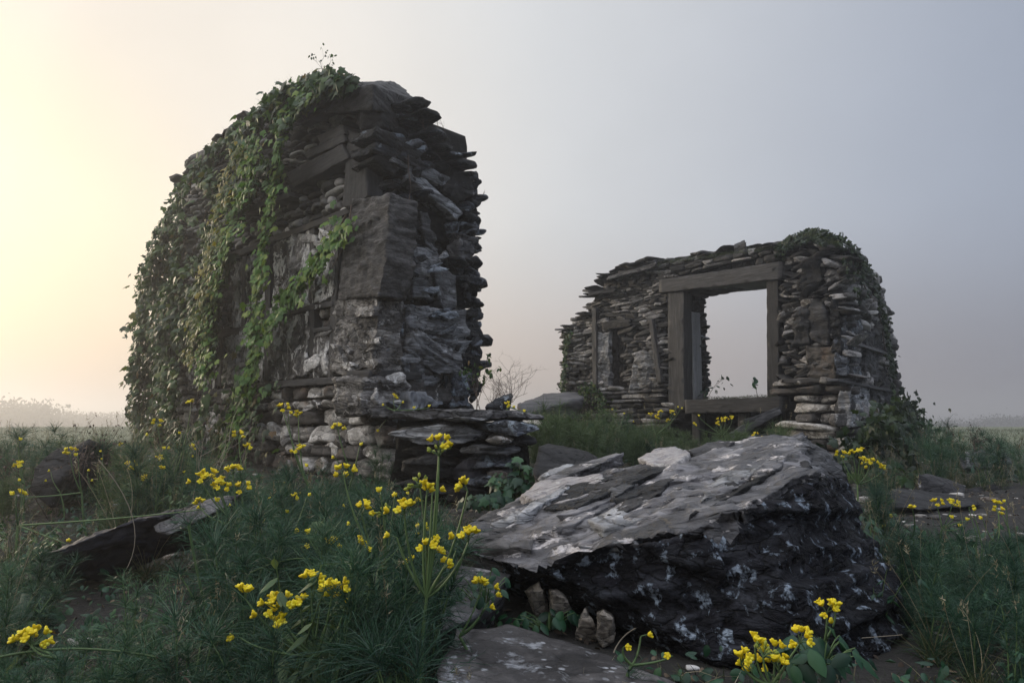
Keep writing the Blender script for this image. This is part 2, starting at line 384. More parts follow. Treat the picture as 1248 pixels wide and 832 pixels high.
HAZE = .0042
NISH = .08
SKY_MID = (.70, .71, .72); SKY_RIGHT = (.31, .355, .45); SKY_GLOW = (.84, .775, .69); SKY_CORE = (.88, .78, .60)
SKY_SIDE_FILL = (1.6, 1.52, 1.42)
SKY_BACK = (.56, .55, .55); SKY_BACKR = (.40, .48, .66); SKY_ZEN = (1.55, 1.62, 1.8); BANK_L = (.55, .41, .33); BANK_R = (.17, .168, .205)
# ------------------------------------------------------------------ camera, light, world
cd = bpy.data.cameras.new('camera'); cam = bpy.data.objects.new('camera', cd); COL.objects.link(cam)
cd.sensor_width = 36; cd.lens = 24.0; cd.clip_start = .05; cd.clip_end = 3000
cam.location = (0, 0, CAMZ); cam.rotation_euler = (R(90)+PITCH, 0, 0); SC.camera = cam
SUN_AZ, SUN_EL = R(-50), R(11)           # azimuth from +Y towards +X
sd = Vector((math.sin(SUN_AZ)*math.cos(SUN_EL), math.cos(SUN_AZ)*math.cos(SUN_EL), math.sin(SUN_EL)))
ld = bpy.data.lights.new('sun', 'SUN'); ld.energy = SUN_E; ld.angle = R(14); ld.color = (1, .83, .62)
lo = bpy.data.objects.new('sun', ld); COL.objects.link(lo); lo.rotation_euler = sd.to_track_quat('Z', 'Y').to_euler(); lo.location = (-8, 8, 12)
w = bpy.data.worlds.new('World'); SC.world = w; w.use_nodes = True; nt = w.node_tree
bg = nt.nodes['Background']
def N(t, **k):
    n = nt.nodes.new(t)
    for a, v in k.items(): setattr(n, a, v)
    return n
def Mt(op, a, b=0., c=0., clamp=False):
    m = N('ShaderNodeMath', operation=op); m.use_clamp = clamp
    for i, v in enumerate((a, b, c)):
        if hasattr(v, 'is_output'): nt.links.new(v, m.inputs[i])
        else: m.inputs[i].default_value = v
    return m.outputs[0]
def MxC(f, a, b, mode='MIX'):
    m = N('ShaderNodeMix', data_type='RGBA', blend_type=mode)
    for k, v in ((0, f), (6, a), (7, b)):
        if hasattr(v, 'is_output'): nt.links.new(v, m.inputs[k])
        else: m.inputs[k].default_value = v if k == 0 else (*v, 1)
    return m.outputs[2]
sky = N('ShaderNodeTexSky', sky_type='NISHITA'); sky.sun_disc = False; sky.sun_elevation = SUN_EL; sky.sun_rotation = SUN_AZ
sky.dust_density = 6; sky.air_density = 1.2
tc = N('ShaderNodeTexCoord'); sx = N('ShaderNodeSeparateXYZ'); nt.links.new(tc.outputs['Generated'], sx.inputs[0])
def sstep(x, a, b):
    m = N('ShaderNodeMapRange', interpolation_type='SMOOTHSTEP'); nt.links.new(x, m.inputs[0]); m.inputs[1].default_value = a; m.inputs[2].default_value = b; return m.outputs[0]
def dotdir(v):
    d = N('ShaderNodeVectorMath', operation='DOT_PRODUCT'); nt.links.new(tc.outputs['Generated'], d.inputs[0]); d.inputs[1].default_value = Vector(v).normalized(); return d.outputs['Value']
X, Y, Z = sx.outputs
# luminous fog: cool and dim on the right and behind, warm towards the hidden sun on the left, a duller bank near the ground
right = sstep(X, -.12, .72)
fog = MxC(right, SKY_MID, SKY_RIGHT)
glow = sstep(dotdir((-.62, .78, .22)), .72, 1.0)
fog = MxC(glow, fog, SKY_GLOW)
core_ = sstep(dotdir((-.70, .78, .14)), .92, 1.0)
fog = MxC(core_, fog, SKY_CORE)
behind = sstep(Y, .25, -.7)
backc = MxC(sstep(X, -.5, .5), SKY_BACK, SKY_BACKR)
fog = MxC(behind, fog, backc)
side_fill = sstep(dotdir((-.93, -.30, .28)), .45, .98)  # fill added outside the frame, brightened to light the tall ruin's left face
fog = MxC(side_fill, fog, SKY_SIDE_FILL)
bank = Mt('MULTIPLY', sstep(Z, .30, -.02), .85)
bankc = MxC(right, BANK_L, BANK_R)
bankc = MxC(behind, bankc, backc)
bankc = MxC(side_fill, bankc, tuple(v*.75 for v in SKY_SIDE_FILL))
fog = MxC(bank, fog, bankc)
nz = N('ShaderNodeTexNoise'); nt.links.new(tc.outputs['Generated'], nz.inputs['Vector']); nz.inputs['Scale'].default_value = 2.2; nz.inputs['Detail'].default_value = 4
mr = N('ShaderNodeMapRange'); nt.links.new(nz.outputs['Fac'], mr.inputs[0]); mr.inputs[1].default_value = .3; mr.inputs[2].default_value = .7; mr.inputs[3].default_value = .93; mr.inputs[4].default_value = 1.07
vs_ = N('ShaderNodeVectorMath', operation='SCALE'); nt.links.new(fog, vs_.inputs[0]); nt.links.new(mr.outputs[0], vs_.inputs['Scale']); fog = vs_.outputs[0]
zen = sstep(Z, .56, .92)  # unseen zenith brightened beyond the fog to light faces and flowers
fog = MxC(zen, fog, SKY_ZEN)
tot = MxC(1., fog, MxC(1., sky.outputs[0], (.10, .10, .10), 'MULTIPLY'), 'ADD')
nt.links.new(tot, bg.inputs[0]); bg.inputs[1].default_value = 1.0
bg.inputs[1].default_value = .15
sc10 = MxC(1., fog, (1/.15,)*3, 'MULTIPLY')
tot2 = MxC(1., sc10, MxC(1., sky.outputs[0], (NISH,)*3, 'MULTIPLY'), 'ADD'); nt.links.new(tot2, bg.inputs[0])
SC.view_settings.view_transform = 'Standard'; SC.view_settings.look = 'None'; SC.view_settings.exposure = EXPO; SC.view_settings.gamma = 1
SC.render.engine = 'CYCLES'; SC.cycles.use_denoising = True
try: SC.cycles.denoiser = 'OPENIMAGEDENOISE'
except Exception: pass
SC.cycles.max_bounces = 6; SC.cycles.diffuse_bounces = 3; SC.cycles.glossy_bounces = 2; SC.cycles.transparent_max_bounces = 8; SC.cycles.volume_bounces = 0
SC.cycles.caustics_reflective = False; SC.cycles.caustics_refractive = False

# haze
mh = bpy.data.materials.new('morning_haze'); mh.use_nodes = True; t = mh.node_tree
t.nodes.remove(t.nodes['Principled BSDF']); pv = t.nodes.new('ShaderNodeVolumePrincipled')
pv.inputs['Color'].default_value = (.93, .94, .96, 1); pv.inputs['Density'].default_value = HAZE; pv.inputs['Anisotropy'].default_value = .6
t.links.new(pv.outputs[0], t.nodes['Material Output'].inputs['Volume'])
mb = MB(); a = 1000.
HV = np.array([(x*a, y*a, z) for z in (-16., 14.) for x, y in ((-1, -1), (1, -1), (1, 1), (-1, 1))])
mb.add(HV, [[3, 2, 1, 0], [4, 5, 6, 7], [0, 1, 5, 4], [1, 2, 6, 5], [2, 3, 7, 6], [3, 0, 4, 7]])
hz = mb.build('haze', mh, smooth=False); tag(hz, 'thin cool morning fog lying over the meadow and ruins', kind='stuff')

# ------------------------------------------------------------------ ground
def ground():
    m = NT('meadow_soil'); c = m.coord()
    n = m.noise(c, 1.3, 8, .65); n2 = m.noise(c, 22, 5, .7)
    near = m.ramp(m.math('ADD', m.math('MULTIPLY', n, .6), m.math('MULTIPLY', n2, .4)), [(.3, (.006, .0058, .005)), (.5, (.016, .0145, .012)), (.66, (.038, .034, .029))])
    g = m.ramp(m.noise(c, .12, 6, .7), [(.35, (.08, .10, .06)), (.6, (.13, .145, .09)), (.75, (.19, .18, .125))])  # distant grass painted paler so that it blends into the fog
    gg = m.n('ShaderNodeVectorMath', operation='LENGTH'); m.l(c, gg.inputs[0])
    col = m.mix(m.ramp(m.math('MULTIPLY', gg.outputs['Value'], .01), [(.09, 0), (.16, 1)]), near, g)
    m.l(col, m.b.inputs['Base Color']); m.b.inputs['Roughness'].default_value = .95
    m.l(m.bump(m.math('ADD', n, n2), .8, .04), m.b.inputs['Normal'])
    rad = np.concatenate([np.linspace(.0, 14, 110), 14*1.09**np.arange(1, 52)]); rad = rad[rad < 940]; rad = np.append(rad, 950.)
    na = 220; th = np.arange(na)/na*2*math.pi
    X_, Y_ = rad[:, None]*np.sin(th), rad[:, None]*np.cos(th)
    V = np.stack([X_, Y_, gz(X_, Y_)], -1).reshape(-1, 3)
    Q = [[i*na+j, i*na+(j+1) % na, (i+1)*na+(j+1) % na, (i+1)*na+j] for i in range(1, len(rad)-1) for j in range(na)]
    Tt = [[j+na, na+(j+1) % na, 0][::-1] for j in range(na)]
    Q = [q[::-1] for q in Q]
    mb = MB(); mb.add(V, Q, Tt, 0); o = mb.build('ground', m.m); tag(o, kind='structure')
ground()

# ------------------------------------------------------------------ wall planes
class Plane:
    def __init__(s, O, D, n=None):
        s.O = np.array([*O, 0.], float); s.D = np.array([*D, 0.], float); s.D /= np.linalg.norm(s.D)
        n = np.cross(s.D, [0, 0, 1.]);
        if n@(-s.O) < 0: n = -n
        s.N = n                                      # towards the camera
    def hit(s, px, py, out=0.):
        d = ray(px, py); c = np.array([0, 0, CAMZ]); o = s.O+s.N*out
        t = ((o-c)@s.N)/(d@s.N); p = c+d*t
        return float((p-s.O)@s.D), float(p[2])
    def pt(s, u, z, out=0.):
        u = np.asarray(u, float); z = np.asarray(z, float)
        return s.O+u[..., None]*s.D+z[..., None]*np.array([0, 0, 1.])+np.asarray(out, float)[..., None]*s.N
    def at(s, px, py, out=0.):
        u, z = s.hit(px, py, out); return s.pt(np.array(u), np.array(z), np.array(out))
PL = Plane((-1.34, 7.0), (-.683, .731))     # long face of the left ruin
PR = Plane((-1.34, 7.0), (.657, .754))      # its broken end
PW = Plane((4.9, 10.04), (-.566, .825))     # front of the right ruin
PS = Plane((4.9, 10.04), (.604, .797))      # its right side

def masonry(mb, pl, poly, rh, sl, dep=.12, out=0., k=4., amp=.14, holes=(), gap=.012, outj=.03, rot=.05, base=None, big=0., skip=0., zb=None):
    uz = np.array([pl.hit(*p) for p in poly]); u0, z0 = uz.min(0); u1, z1 = uz.max(0)
    if zb is not None: z0 = zb
    C = []; A = []; H = []; Kk = []
    z = z0
    while z < z1:
        h = rng.uniform(*rh); u = u0-rng.uniform(0, sl[1])
        while u < u1:
            l = rng.uniform(*sl)*(1+.7*(rng.random() < .15)); hh = h*rng.uniform(.75, 1.12)
            if rng.random() > skip:
                o = out+rng.normal()*outj
                C.append(pl.pt(np.array(u+l/2), np.array(z+h/2), np.array(o-dep*.5))); th = rng.normal()*rot; yw = rng.normal()*rot*1.5
                ax = pl.D*math.cos(th)+np.array([0, 0, 1.])*math.sin(th); az = -pl.D*math.sin(th)+np.array([0, 0, 1.])*math.cos(th)
                n = pl.N*math.cos(yw)+ax*math.sin(yw); ax2 = ax*math.cos(yw)-pl.N*math.sin(yw)
                A.append([ax2, az, n]); H.append([max(.02, l/2-gap/2), max(.015, hh/2-gap/2), dep/2+.02]); Kk.append(k*rng.uniform(.7, 1.5))
            u += l
        z += h
    C = np.array(C); q = proj(C); keep = inpoly(q, poly)
    for hp in holes: keep &= ~inpoly(q, hp)
    add_stones(mb, C[keep], np.array(A)[keep], np.array(H)[keep], np.array(Kk)[keep], amp, base)

def core_wall(mb, pl, top_px, thick, inset=.1, zb=-.1, step=.22, u_lim=None, jag=.05, umin=-99):
    """dark rubble heart of a wall: columns following a top outline given along the face"""
    uz = np.array(sorted([pl.hit(*p) for p in top_px])); us = np.arange(max(uz[0, 0], umin), uz[-1, 0], step)
    C = []; A = []; H = []
    for u in us:
        zt = np.interp(u+step/2, uz[:, 0], uz[:, 1])+rng.uniform(-jag, jag)-.05
        b = zb
        while b < zt-.05:
            h = min(rng.uniform(.3, .6), zt-b)
            C.append(pl.pt(np.array(u+step/2), np.array(b+h/2), np.array(-inset-thick/2+rng.uniform(-.02, .02)))); A.append([pl.D, [0, 0, 1.], pl.N]); H.append([step*.58, h/2+.04, thick/2])
            b += h
    add_stones(mb, np.array(C), np.array(A), np.array(H), 9., .04, taper=0.)

def px_panel(pl, poly, out=.04, thick=.12, taper=.0, **k):
    F = [pl.at(x, y, out) for x, y in poly]; B = [p-pl.N*thick for p in F]
    return rock(F+B, **k)
def part_panel(name, pl, poly, mat, parent, out=.04, thick=.12, label=None, smooth=False, **k):
    V, T = px_panel(pl, poly, out, thick, **k); mb = MB(); mb.add(V, None, T)
    o = mb.build(name, mat, parent, smooth)
    if label: o['label'] = label
    return o
def bar_px(pl, a, b, wpx, out=.06, thick=.1):
    """quad polygon in pixels of a bar from a to b, wpx thick"""
    a = np.array(a, float); b = np.array(b, float); d = (b-a)/np.linalg.norm(b-a); n = np.array([-d[1], d[0]])*wpx/2
    return [tuple(a-n), tuple(b-n), tuple(b+n), tuple(a+n)]
def beam(pl, a, b, wpx, parent, out=.06, thick=.12, mat='timber_h', name='timber_beam', amp=.012, **k):
    return part_panel(name, pl, bar_px(pl, a, b, wpx), M[mat], parent, out, thick, h=.07, amp=amp, fr=4, **k)
def slates(mb, pl, line, n, out=(.0, .2), size=(.25, .5), th=(.02, .05), dep=.35, zj=.05):
    """loose flat slates lying along a top edge given in pixels"""
    line = np.array([pl.hit(*p) for p in line]);
    order = np.argsort(line[:, 0]); line = line[order]
    C = []; A = []; H = []
    for i in range(n):
        u = rng.uniform(line[0, 0], line[-1, 0]); z = np.interp(u, line[:, 0], line[:, 1])+rng.uniform(-zj, zj*.4)
        C.append(pl.pt(np.array(u), np.array(z), np.array(rng.uniform(*out)-dep*.5)))
        th_, ph = rng.normal()*.1, rng.normal()*.12; az = np.array([0, 0, 1.])+pl.D*th_+pl.N*ph; az /= np.linalg.norm(az)
        yaw = rng.normal()*.3; ax = pl.D*math.cos(yaw)+pl.N*math.sin(yaw); ax -= az*(ax@az); ax /= np.linalg.norm(ax)
        A.append([ax, az, np.cross(ax, az)]); H.append([rng.uniform(*size)/2, rng.uniform(*th)/2, dep/2*rng.uniform(.7, 1.2)])
    add_stones(mb, np.array(C), np.array(A), np.array(H), 6., .2, CG6, freq=1.6)

# ------------------------------------------------------------------ left ruin
LR = thing('stone_ruin', (-3.2, 9.0, .2), 'tall ruined stone wall with slate panels and a ragged broken end', 'ruin')
mb = MB()
topL = [(190, 400), (200, 330), (214, 272), (244, 208), (300, 160), (350, 125), (395, 116), (440, 130), (466, 135)]
core_wall(mb, PL, topL, 1.2, .09, umin=.2)
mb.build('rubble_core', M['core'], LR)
mb = MB()
masonry(mb, PL, [(196, 640), (196, 474), (245, 477), (330, 470), (395, 465), (474, 460), (482, 640)], (.10, .24), (.16, .5), .22, .03, k=6, amp=.28, base=CG6, outj=.022, rot=.09, gap=.012, zb=.0)
mb.build('base_masonry', M['block'], LR, False)
mb = MB()
masonry(mb, PL, [(205, 360), (218, 275), (246, 208), (300, 160), (350, 120), (400, 110), (428, 118), (446, 250), (426, 258), (281, 312), (205, 420)], (.055, .115), (.1, .34), .2, .02, k=2.9, amp=.16, outj=.03, rot=.10, gap=.006, base=CG6)
mb.build('cobble_courses', M['cobble'], LR)
mb = MB()
masonry(mb, PL, [(200, 420), (281, 309), (426, 256), (470, 240), (474, 462), (330, 471), (200, 482)], (.07, .2), (.08, .26), .12, -.02, k=3.5, amp=.25, outj=.02, rot=.25, gap=.008)
mb.build('panel_infill', M['block'], LR, False)
pk = dict(h=.045, amp=.075, fr=3.2, ter=.012, tf=9, fine=.35)
for i, (poly, o) in enumerate([
    ([(331, 300), (376, 279), (377, 372), (329, 392)], .03), ([(385, 278), (424, 262), (410, 318), (385, 330)], .02),
    ([(384, 330), (407, 316), (405, 362), (383, 372)], .03), ([(327, 392), (375, 380), (376, 458), (327, 465)], .05),
    ([(383, 404), (402, 401), (401, 455), (383, 458)], .02), ([(285, 318), (296, 313), (296, 400), (283, 402)], .02), ([(300, 312), (322, 303), (320, 398), (300, 402)], .02),
    ([(272, 410), (320, 400), (320, 465), (270, 470)], .02), ([(230, 415), (268, 408), (264, 472), (228, 476)], .02)]):
    part_panel('stone_panel', PL, poly, M['panel'], LR, o+.055, .12, seed=i+3, **pk)
def shards(pl, poly, n, out, mats, sz=(6, 20), seed=0, name='stone_shard'):
    poly = np.array(poly, float); k = 0
    while k < n:
        c = rng.uniform(poly.min(0), poly.max(0))
        if not inpoly(c[None], poly)[0]: continue
        k += 1; L_ = rng.uniform(*sz); W_ = L_*rng.uniform(.25, .6); a = rng.choice([rng.normal()*.35+1.2, rng.normal()*.3-.3]); th = np.sort(rng.uniform(0, 6.28, rng.integers(4, 7))); e = np.stack([np.cos(th)*L_, np.sin(th)*W_], 1)*rng.uniform(.7, 1.1, (len(th), 1)); q = c+np.stack([e[:, 0]*math.cos(a)-e[:, 1]*math.sin(a), e[:, 0]*math.sin(a)+e[:, 1]*math.cos(a)], 1)
        part_panel(name, pl, [tuple(v) for v in q], M[mats[k % len(mats)]], LR, out+rng.uniform(-.01, .03), .06, h=.04, amp=.02, fr=6, ter=.01, tf=30, seed=seed+k)
shards(PL, [(328, 300), (404, 275), (402, 455), (328, 462)], 26, .095, ['shard', 'shard', 'shard', 'panel'], (7, 19), 300)
shards(PL, [(272, 330), (322, 310), (322, 460), (268, 465)], 10, .09, ['shard', 'shard', 'panel'], (6, 15), 420)
shards(PL, [(408, 370), (460, 366), (456, 452), (406, 455)], 11, .19, ['panel', 'creased', 'creased'], (6, 18), 345)
shards(PL, [(330, 476), (440, 470), (440, 560), (320, 570)], 14, .07, ['shard', 'block', 'block'], (5, 13), 360)
shards(PR, [(500, 300), (560, 300), (572, 480), (490, 480)], 18, .16, ['blueshard', 'slategrey', 'wet'], (6, 17), 380)
shards(PR, [(474, 366), (492, 368), (486, 446), (474, 446)], 5, .10, ['blueshard', 'wet'], (4, 9), 400)
shards(PR, [(450, 470), (540, 474), (540, 500), (450, 500)], 6, .26, ['blueshard', 'shard'], (6, 14), 410)
part_panel('stone_slab', PL, [(431, 240), (474, 236), (470, 300), (464, 362), (411, 366), (414, 330), (420, 285)], M['slabmid'], LR, .20, .34, 'tall dark slate slab standing at the corner', h=.045, amp=.045, fr=2.5, ter=.02, tf=16, fine=.5, seed=21)
part_panel('stone_panel', PL, [(408, 367), (463, 362), (459, 418), (456, 455), (403, 459)], M['creased'], LR, .15, .3, 'creased whitish panel at the corner below the dark slab', seed=22, **pk)
part_panel('stone_slab', PL, [(424, 158), (446, 166), (448, 238), (430, 252), (418, 252), (423, 220)], M['timber'], LR, .14, .2, h=.06, amp=.02, fr=4, seed=23)
# frame of rails and posts
for a, b, wv in [((268, 317), (426, 256), 7), ((323, 469), (462, 459), 8), ((352, 380), (405, 370), 6), ((381, 403), (402, 399), 5), ((244, 480), (325, 470), 6), ((200, 408), (300, 402), 7), ((266, 408), (326, 399), 7)]:
    beam(PL, a, b, wv, LR, .10, .1)
for a, b, wv in [((326, 300), (325, 466), 6), ((380, 277), (379, 460), 6), ((410, 268), (403, 460), 7), ((298, 312), (296, 402), 5), ((269, 400), (266, 470), 6)]:
    beam(PL, a, b, wv, LR, .085, .1, 'timber')
for a, b, wv in [((353, 220), (421, 184), 19), ((389, 171), (419, 157), 11), ((372, 190), (420, 167), 9), ((362, 147), (398, 128), 12), ((295, 258), (352, 236), 6)]:
    beam(PL, a, b, wv, LR, .18, .3)
# top capping
def slab_world(name, mat, parent, P4, thick, **k):
    P4 = [np.array(p) for p in P4]; mb = MB(); V, T = rock(P4+[p-np.array([0, 0, thick]) for p in P4], **k); mb.add(V, None, T); return mb.build(name, mat, parent, False)
slab_world('capstone', M['slab'], LR, [PL.at(398, 112, .25), at(456, 103, 6.72), at(506, 122, 7.75), at(480, 100, 8.3), at(410, 100, 8.4)], .26, h=.07, amp=.03, fr=2.5, ter=.02, tf=16, seed=31)
slab_world('capstone', M['slab'], LR, [at(440, 132, 6.95), at(466, 128, 6.9), at(512, 155, 7.8), at(490, 140, 8.5), at(430, 125, 8.2)], .22, h=.07, amp=.035, fr=3, ter=.03, tf=16, seed=32)
slab_world('capstone', M['slab'], LR, [PL.at(372, 126, .3), PL.at(402, 114, .28), PL.at(400, 112, -.7), PL.at(370, 122, -.7)], .14, h=.07, amp=.02, fr=2.5, ter=.02, tf=16, seed=33)
slab_world('jutting_slate', M['slab'], LR, [PL.at(226, 197, .32), PL.at(296, 168, .2), PL.at(300, 160, -.8), PL.at(232, 190, -.8)], .10, h=.08, amp=.02, fr=2.5, ter=.03, tf=20, seed=34)
slab_world('jutting_slate', M['slab'], LR, [PL.at(245, 214, .3), PL.at(310, 186, .2), PL.at(306, 176, -.5), PL.at(250, 205, -.5)], .07, h=.08, amp=.02, fr=2.5, ter=.03, tf=20, seed=35)
mb = MB(); slates(mb, PL, [(215, 240), (245, 202), (300, 158), (350, 120), (395, 104)], 70, (.0, .25), (.2, .5), (.03, .06), .5, .06)
mb.build('top_slates', M['slab'], LR)
# broken end
endpoly = [(462, 108), (500, 120), (515, 155), (535, 185), (565, 210), (580, 245), (583, 300), (572, 350), (586, 395), (582, 450), (574, 492), (560, 520), (465, 560), (468, 300)]
mb = MB(); core_wall(mb, PR, [(474, 135), (500, 150), (515, 190), (540, 220), (562, 250), (568, 280), (570, 320)], 1.0, .25, umin=.3)
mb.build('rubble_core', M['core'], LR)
mb = MB()
masonry(mb, PR, [(470, 150), (515, 165), (545, 200), (578, 225), (583, 300), (574, 345), (555, 345), (548, 262), (490, 235), (470, 230)], (.05, .12), (.09, .28), .3, .02, k=3, amp=.25, outj=.07, rot=.3, gap=.004, base=CG6)
masonry(mb, PR, [(482, 240), (560, 262), (575, 345), (566, 375), (482, 375)], (.08, .2), (.1, .3), .3, -.12, k=4, amp=.3, outj=.07, rot=.3, gap=.004, base=CG6)
masonry(mb, PR, [(478, 440), (583, 400), (578, 480), (560, 530), (470, 600)], (.08, .18), (.12, .4), .3, -.02, k=4, amp=.25, outj=.05, rot=.15, gap=.008, base=CG6)
mb.build('end_rubble', M['wet'], LR, False)
ek = dict(h=.055, amp=.06, fr=3.5, ter=.03, tf=15, fine=.4)
def E(poly, mat, out, th, seed, name='end_block', up=(0, 0, 1), label=None, **kk):
    k = dict(ek); k.update(kk); return part_panel(name, PR, poly, M[mat], LR, out, th, label, seed=seed, up=up, **k)
E([(474, 236), (487, 243), (487, 362), (472, 362)], 'wet', .0, .3, 41)
E([(472, 362), (495, 365), (491, 420), (484, 452), (470, 450)], 'wet', .06, .2, 42, ter=.015)
E([(498, 372), (570, 378), (571, 432), (540, 440), (494, 420)], 'slategrey', .10, .4, 43, ter=.04, tf=22)
E([(508, 400), (530, 412), (564, 432), (560, 452), (536, 455), (494, 424)], 'slategrey', .2, .35, 44, up=(.35, .2, .8), ter=.04, tf=30)
E([(492, 428), (530, 440), (545, 458), (520, 470), (492, 462)], 'slategrey', .12, .3, 45, up=(.3, .2, .8), tf=26)
E([(502, 304), (524, 298), (536, 318), (533, 368), (508, 362)], 'slategrey', .0, .3, 46, up=(.8, .2, .3))
E([(530, 325), (552, 332), (558, 372), (534, 374)], 'slategrey', .05, .3, 47, up=(.8, .2, .3))
E([(512, 258), (522, 262), (536, 300), (530, 310), (518, 296)], 'slategrey', .0, .25, 48)
E([(495, 450), (552, 456), (560, 492), (498, 498)], 'block', .1, .4, 49)
E([(446, 458), (498, 462), (506, 478), (500, 506), (444, 506)], 'creased', .2, .5, 50)
E([(500, 476), (522, 480), (540, 494), (500, 500)], 'plank', .34, .2, 51)
E([(540, 372), (584, 378), (588, 396), (584, 470), (574, 476), (566, 430)], 'wet', .06, .5, 52)
E([(556, 210), (578, 213), (580, 238), (560, 246), (540, 232)], 'slab', .12, .5, 53)
E([(560, 285), (584, 292), (576, 318), (562, 320)], 'slab', .12, .5, 54)
E([(548, 455), (576, 455), (572, 495), (548, 495)], 'wet', .08, .4, 55)
E([(450, 450), (515, 452), (515, 461), (450, 461)], 'timber_h', .16, .4, 56, 'timber_beam', ter=0, amp=.02)
for i, (a, b, wv) in enumerate([((458, 158), (512, 190), 10), ((458, 176), (522, 205), 9), ((478, 188), (545, 222), 14), ((500, 212), (560, 262), 12), ((460, 190), (484, 208), 8), ((492, 208), (538, 238), 9)]):
    part_panel('tilted_slate', PR, bar_px(PR, a, b, wv), M['wet' if i in (0, 1, 5) else 'slategrey' if i != 4 else 'slab'], LR, .14-.02*i, .4, h=.06, amp=.03, fr=4, ter=.02, tf=30, seed=60+i, up=(0, .3, 1))
mb = MB()
for ln, n in (([(500, 128), (535, 180), (560, 205)], 26), ([(568, 215), (584, 340)], 1)):
    slates(mb, PR, ln, n, (-.3, .25), (.15, .4), (.03, .08), .5, .12)
for yy in np.linspace(215, 485, 70):
    p = PR.at(574+rng.uniform(-7, 6), yy+rng.uniform(-4, 4), rng.uniform(-.3, .1)); a_ = rng.normal()*.35; big = rng.random() < .15
    add_stones(mb, [p], [[PR.D*math.cos(a_)+np.array([0, 0, math.sin(a_)]), -PR.D*math.sin(a_)+np.array([0, 0, math.cos(a_)]), PR.N]], [[rng.uniform(.03, .09)*(1+big), rng.uniform(.02, .06)*(1+.8*big), rng.uniform(.03, .08)]], rng.uniform(2.5, 6), .4, CG6)
mb.build('edge_stones', M['wet'], LR, False)

# ------------------------------------------------------------------ right ruin
RR = thing('stone_ruin', (3.5, 12., .4), 'lower ruined stone wall with a big empty timber-framed window and rounded pillar', 'ruin')
T2 = .72
mb = MB()
core_wall(mb, PW, [(721, 372), (740, 348), (780, 330), (808, 322), (829, 318)], T2-.1, .035)
core_wall(mb, PW, [(690, 412), (705, 395), (722, 385)], T2-.1, .05)
core_wall(mb, PW, [(828, 494), (956, 492)], .4, .25, jag=.0)
core_wall(mb, PW, [(950, 305), (985, 292), (1028, 302)], T2-.1, .1, umin=.4)
# lintel zone
u1, _ = PW.hit(829, 330); u0, _ = PW.hit(950, 310); zl = PW.hit(948, 336)[1]; zt = PW.hit(880, 310)[1]
us = np.arange(u0-.1, u1+.1, .25)
add_stones(mb, [PW.pt(np.array(u), np.array((zl+zt)/2), np.array(-T2/2-.05)) for u in us], [[PW.D, [0, 0, 1.], PW.N]]*len(us), [[.15, (zt-zl)/2, T2/2-.02]]*len(us), 9., .03, taper=0.)
core_wall(mb, PS, [(1028, 302), (1050, 318), (1068, 350), (1080, 400), (1088, 470)], .45, .12, umin=.32)
mb.build('rubble_core', M['core'], RR)
mb = MB()
masonry(mb, PW, [(720, 480), (718, 372), (740, 345), (780, 328), (812, 322), (806, 352), (816, 358), (818, 480)], (.04, .10), (.12, .42), .14, .0, k=8, amp=.28, outj=.018, rot=.1, gap=.002, base=CG6, holes=[[(742, 398), (766, 396), (766, 478), (742, 478)]])
masonry(mb, PW, [(686, 490), (688, 405), (704, 388), (722, 382), (724, 490)], (.04, .10), (.12, .36), .14, .0, k=8, amp=.28, outj=.02, rot=.1, gap=.002)
masonry(mb, PW, [(732, 520), (732, 474), (818, 470), (820, 525)], (.06, .11), (.2, .5), .2, .05, k=5, amp=.18, outj=.03, rot=.04, gap=.008, base=CG6, zb=.3)
masonry(mb, PW, [(785, 345), (808, 322), (952, 296), (956, 316), (803, 341)], (.07, .14), (.12, .4), .2, .0, k=5, amp=.3, outj=.02, gap=.004, base=CG6)
mb.build('window_wall_masonry', M['rubble2'], RR, False)
mb = MB()
# pillar front + flank
masonry(mb, PW, [(952, 320), (962, 300), (990, 290), (1025, 300), (1036, 320), (1034, 465), (954, 465)], (.035, .10), (.10, .36), .25, .03, k=7, amp=.28, outj=.04, rot=.28, gap=.004, base=CG6)
mb.build('pillar_masonry', M['rubble2'], RR, False)
mb = MB()
masonry(mb, PW, [(956, 560), (956, 462), (1034, 462), (1034, 560)], (.10, .17), (.25, .6), .35, .09, k=5, amp=.2, outj=.05, rot=.05, gap=.01, base=CG6, zb=.3)
mb.build('pillar_base_courses', M['block'], RR, False)
mb = MB()
masonry(mb, PS, [(1022, 300), (1050, 316), (1068, 345), (1080, 390), (1092, 470), (1092, 560), (1022, 560)], (.1, .24), (.12, .4), .22, .02, k=3.4, amp=.28, outj=.05, rot=.3, gap=.008, base=CG6, zb=.2)
mb.build('side_masonry', M['rubble2'], RR, False)
for i, poly in enumerate([[(1030, 380), (1050, 390), (1052, 462), (1032, 458)], [(1055, 400), (1075, 410), (1080, 465), (1056, 462)], [(1034, 468), (1060, 474), (1062, 520), (1036, 520)], [(1064, 476), (1086, 480), (1088, 520), (1066, 520)]]):
    part_panel('stone_panel', PS, poly, M['wet'] if i == 0 else M['slategrey'], RR, .06, .15, seed=70+i, **pk)
beam(PS, (1022, 463), (1086, 476), 3, RR, .12, .15); beam(PS, (1048, 420), (1080, 430), 3, RR, .12, .15)
beam(PW, (952, 464), (1030, 463), 5, RR, .16, .3)
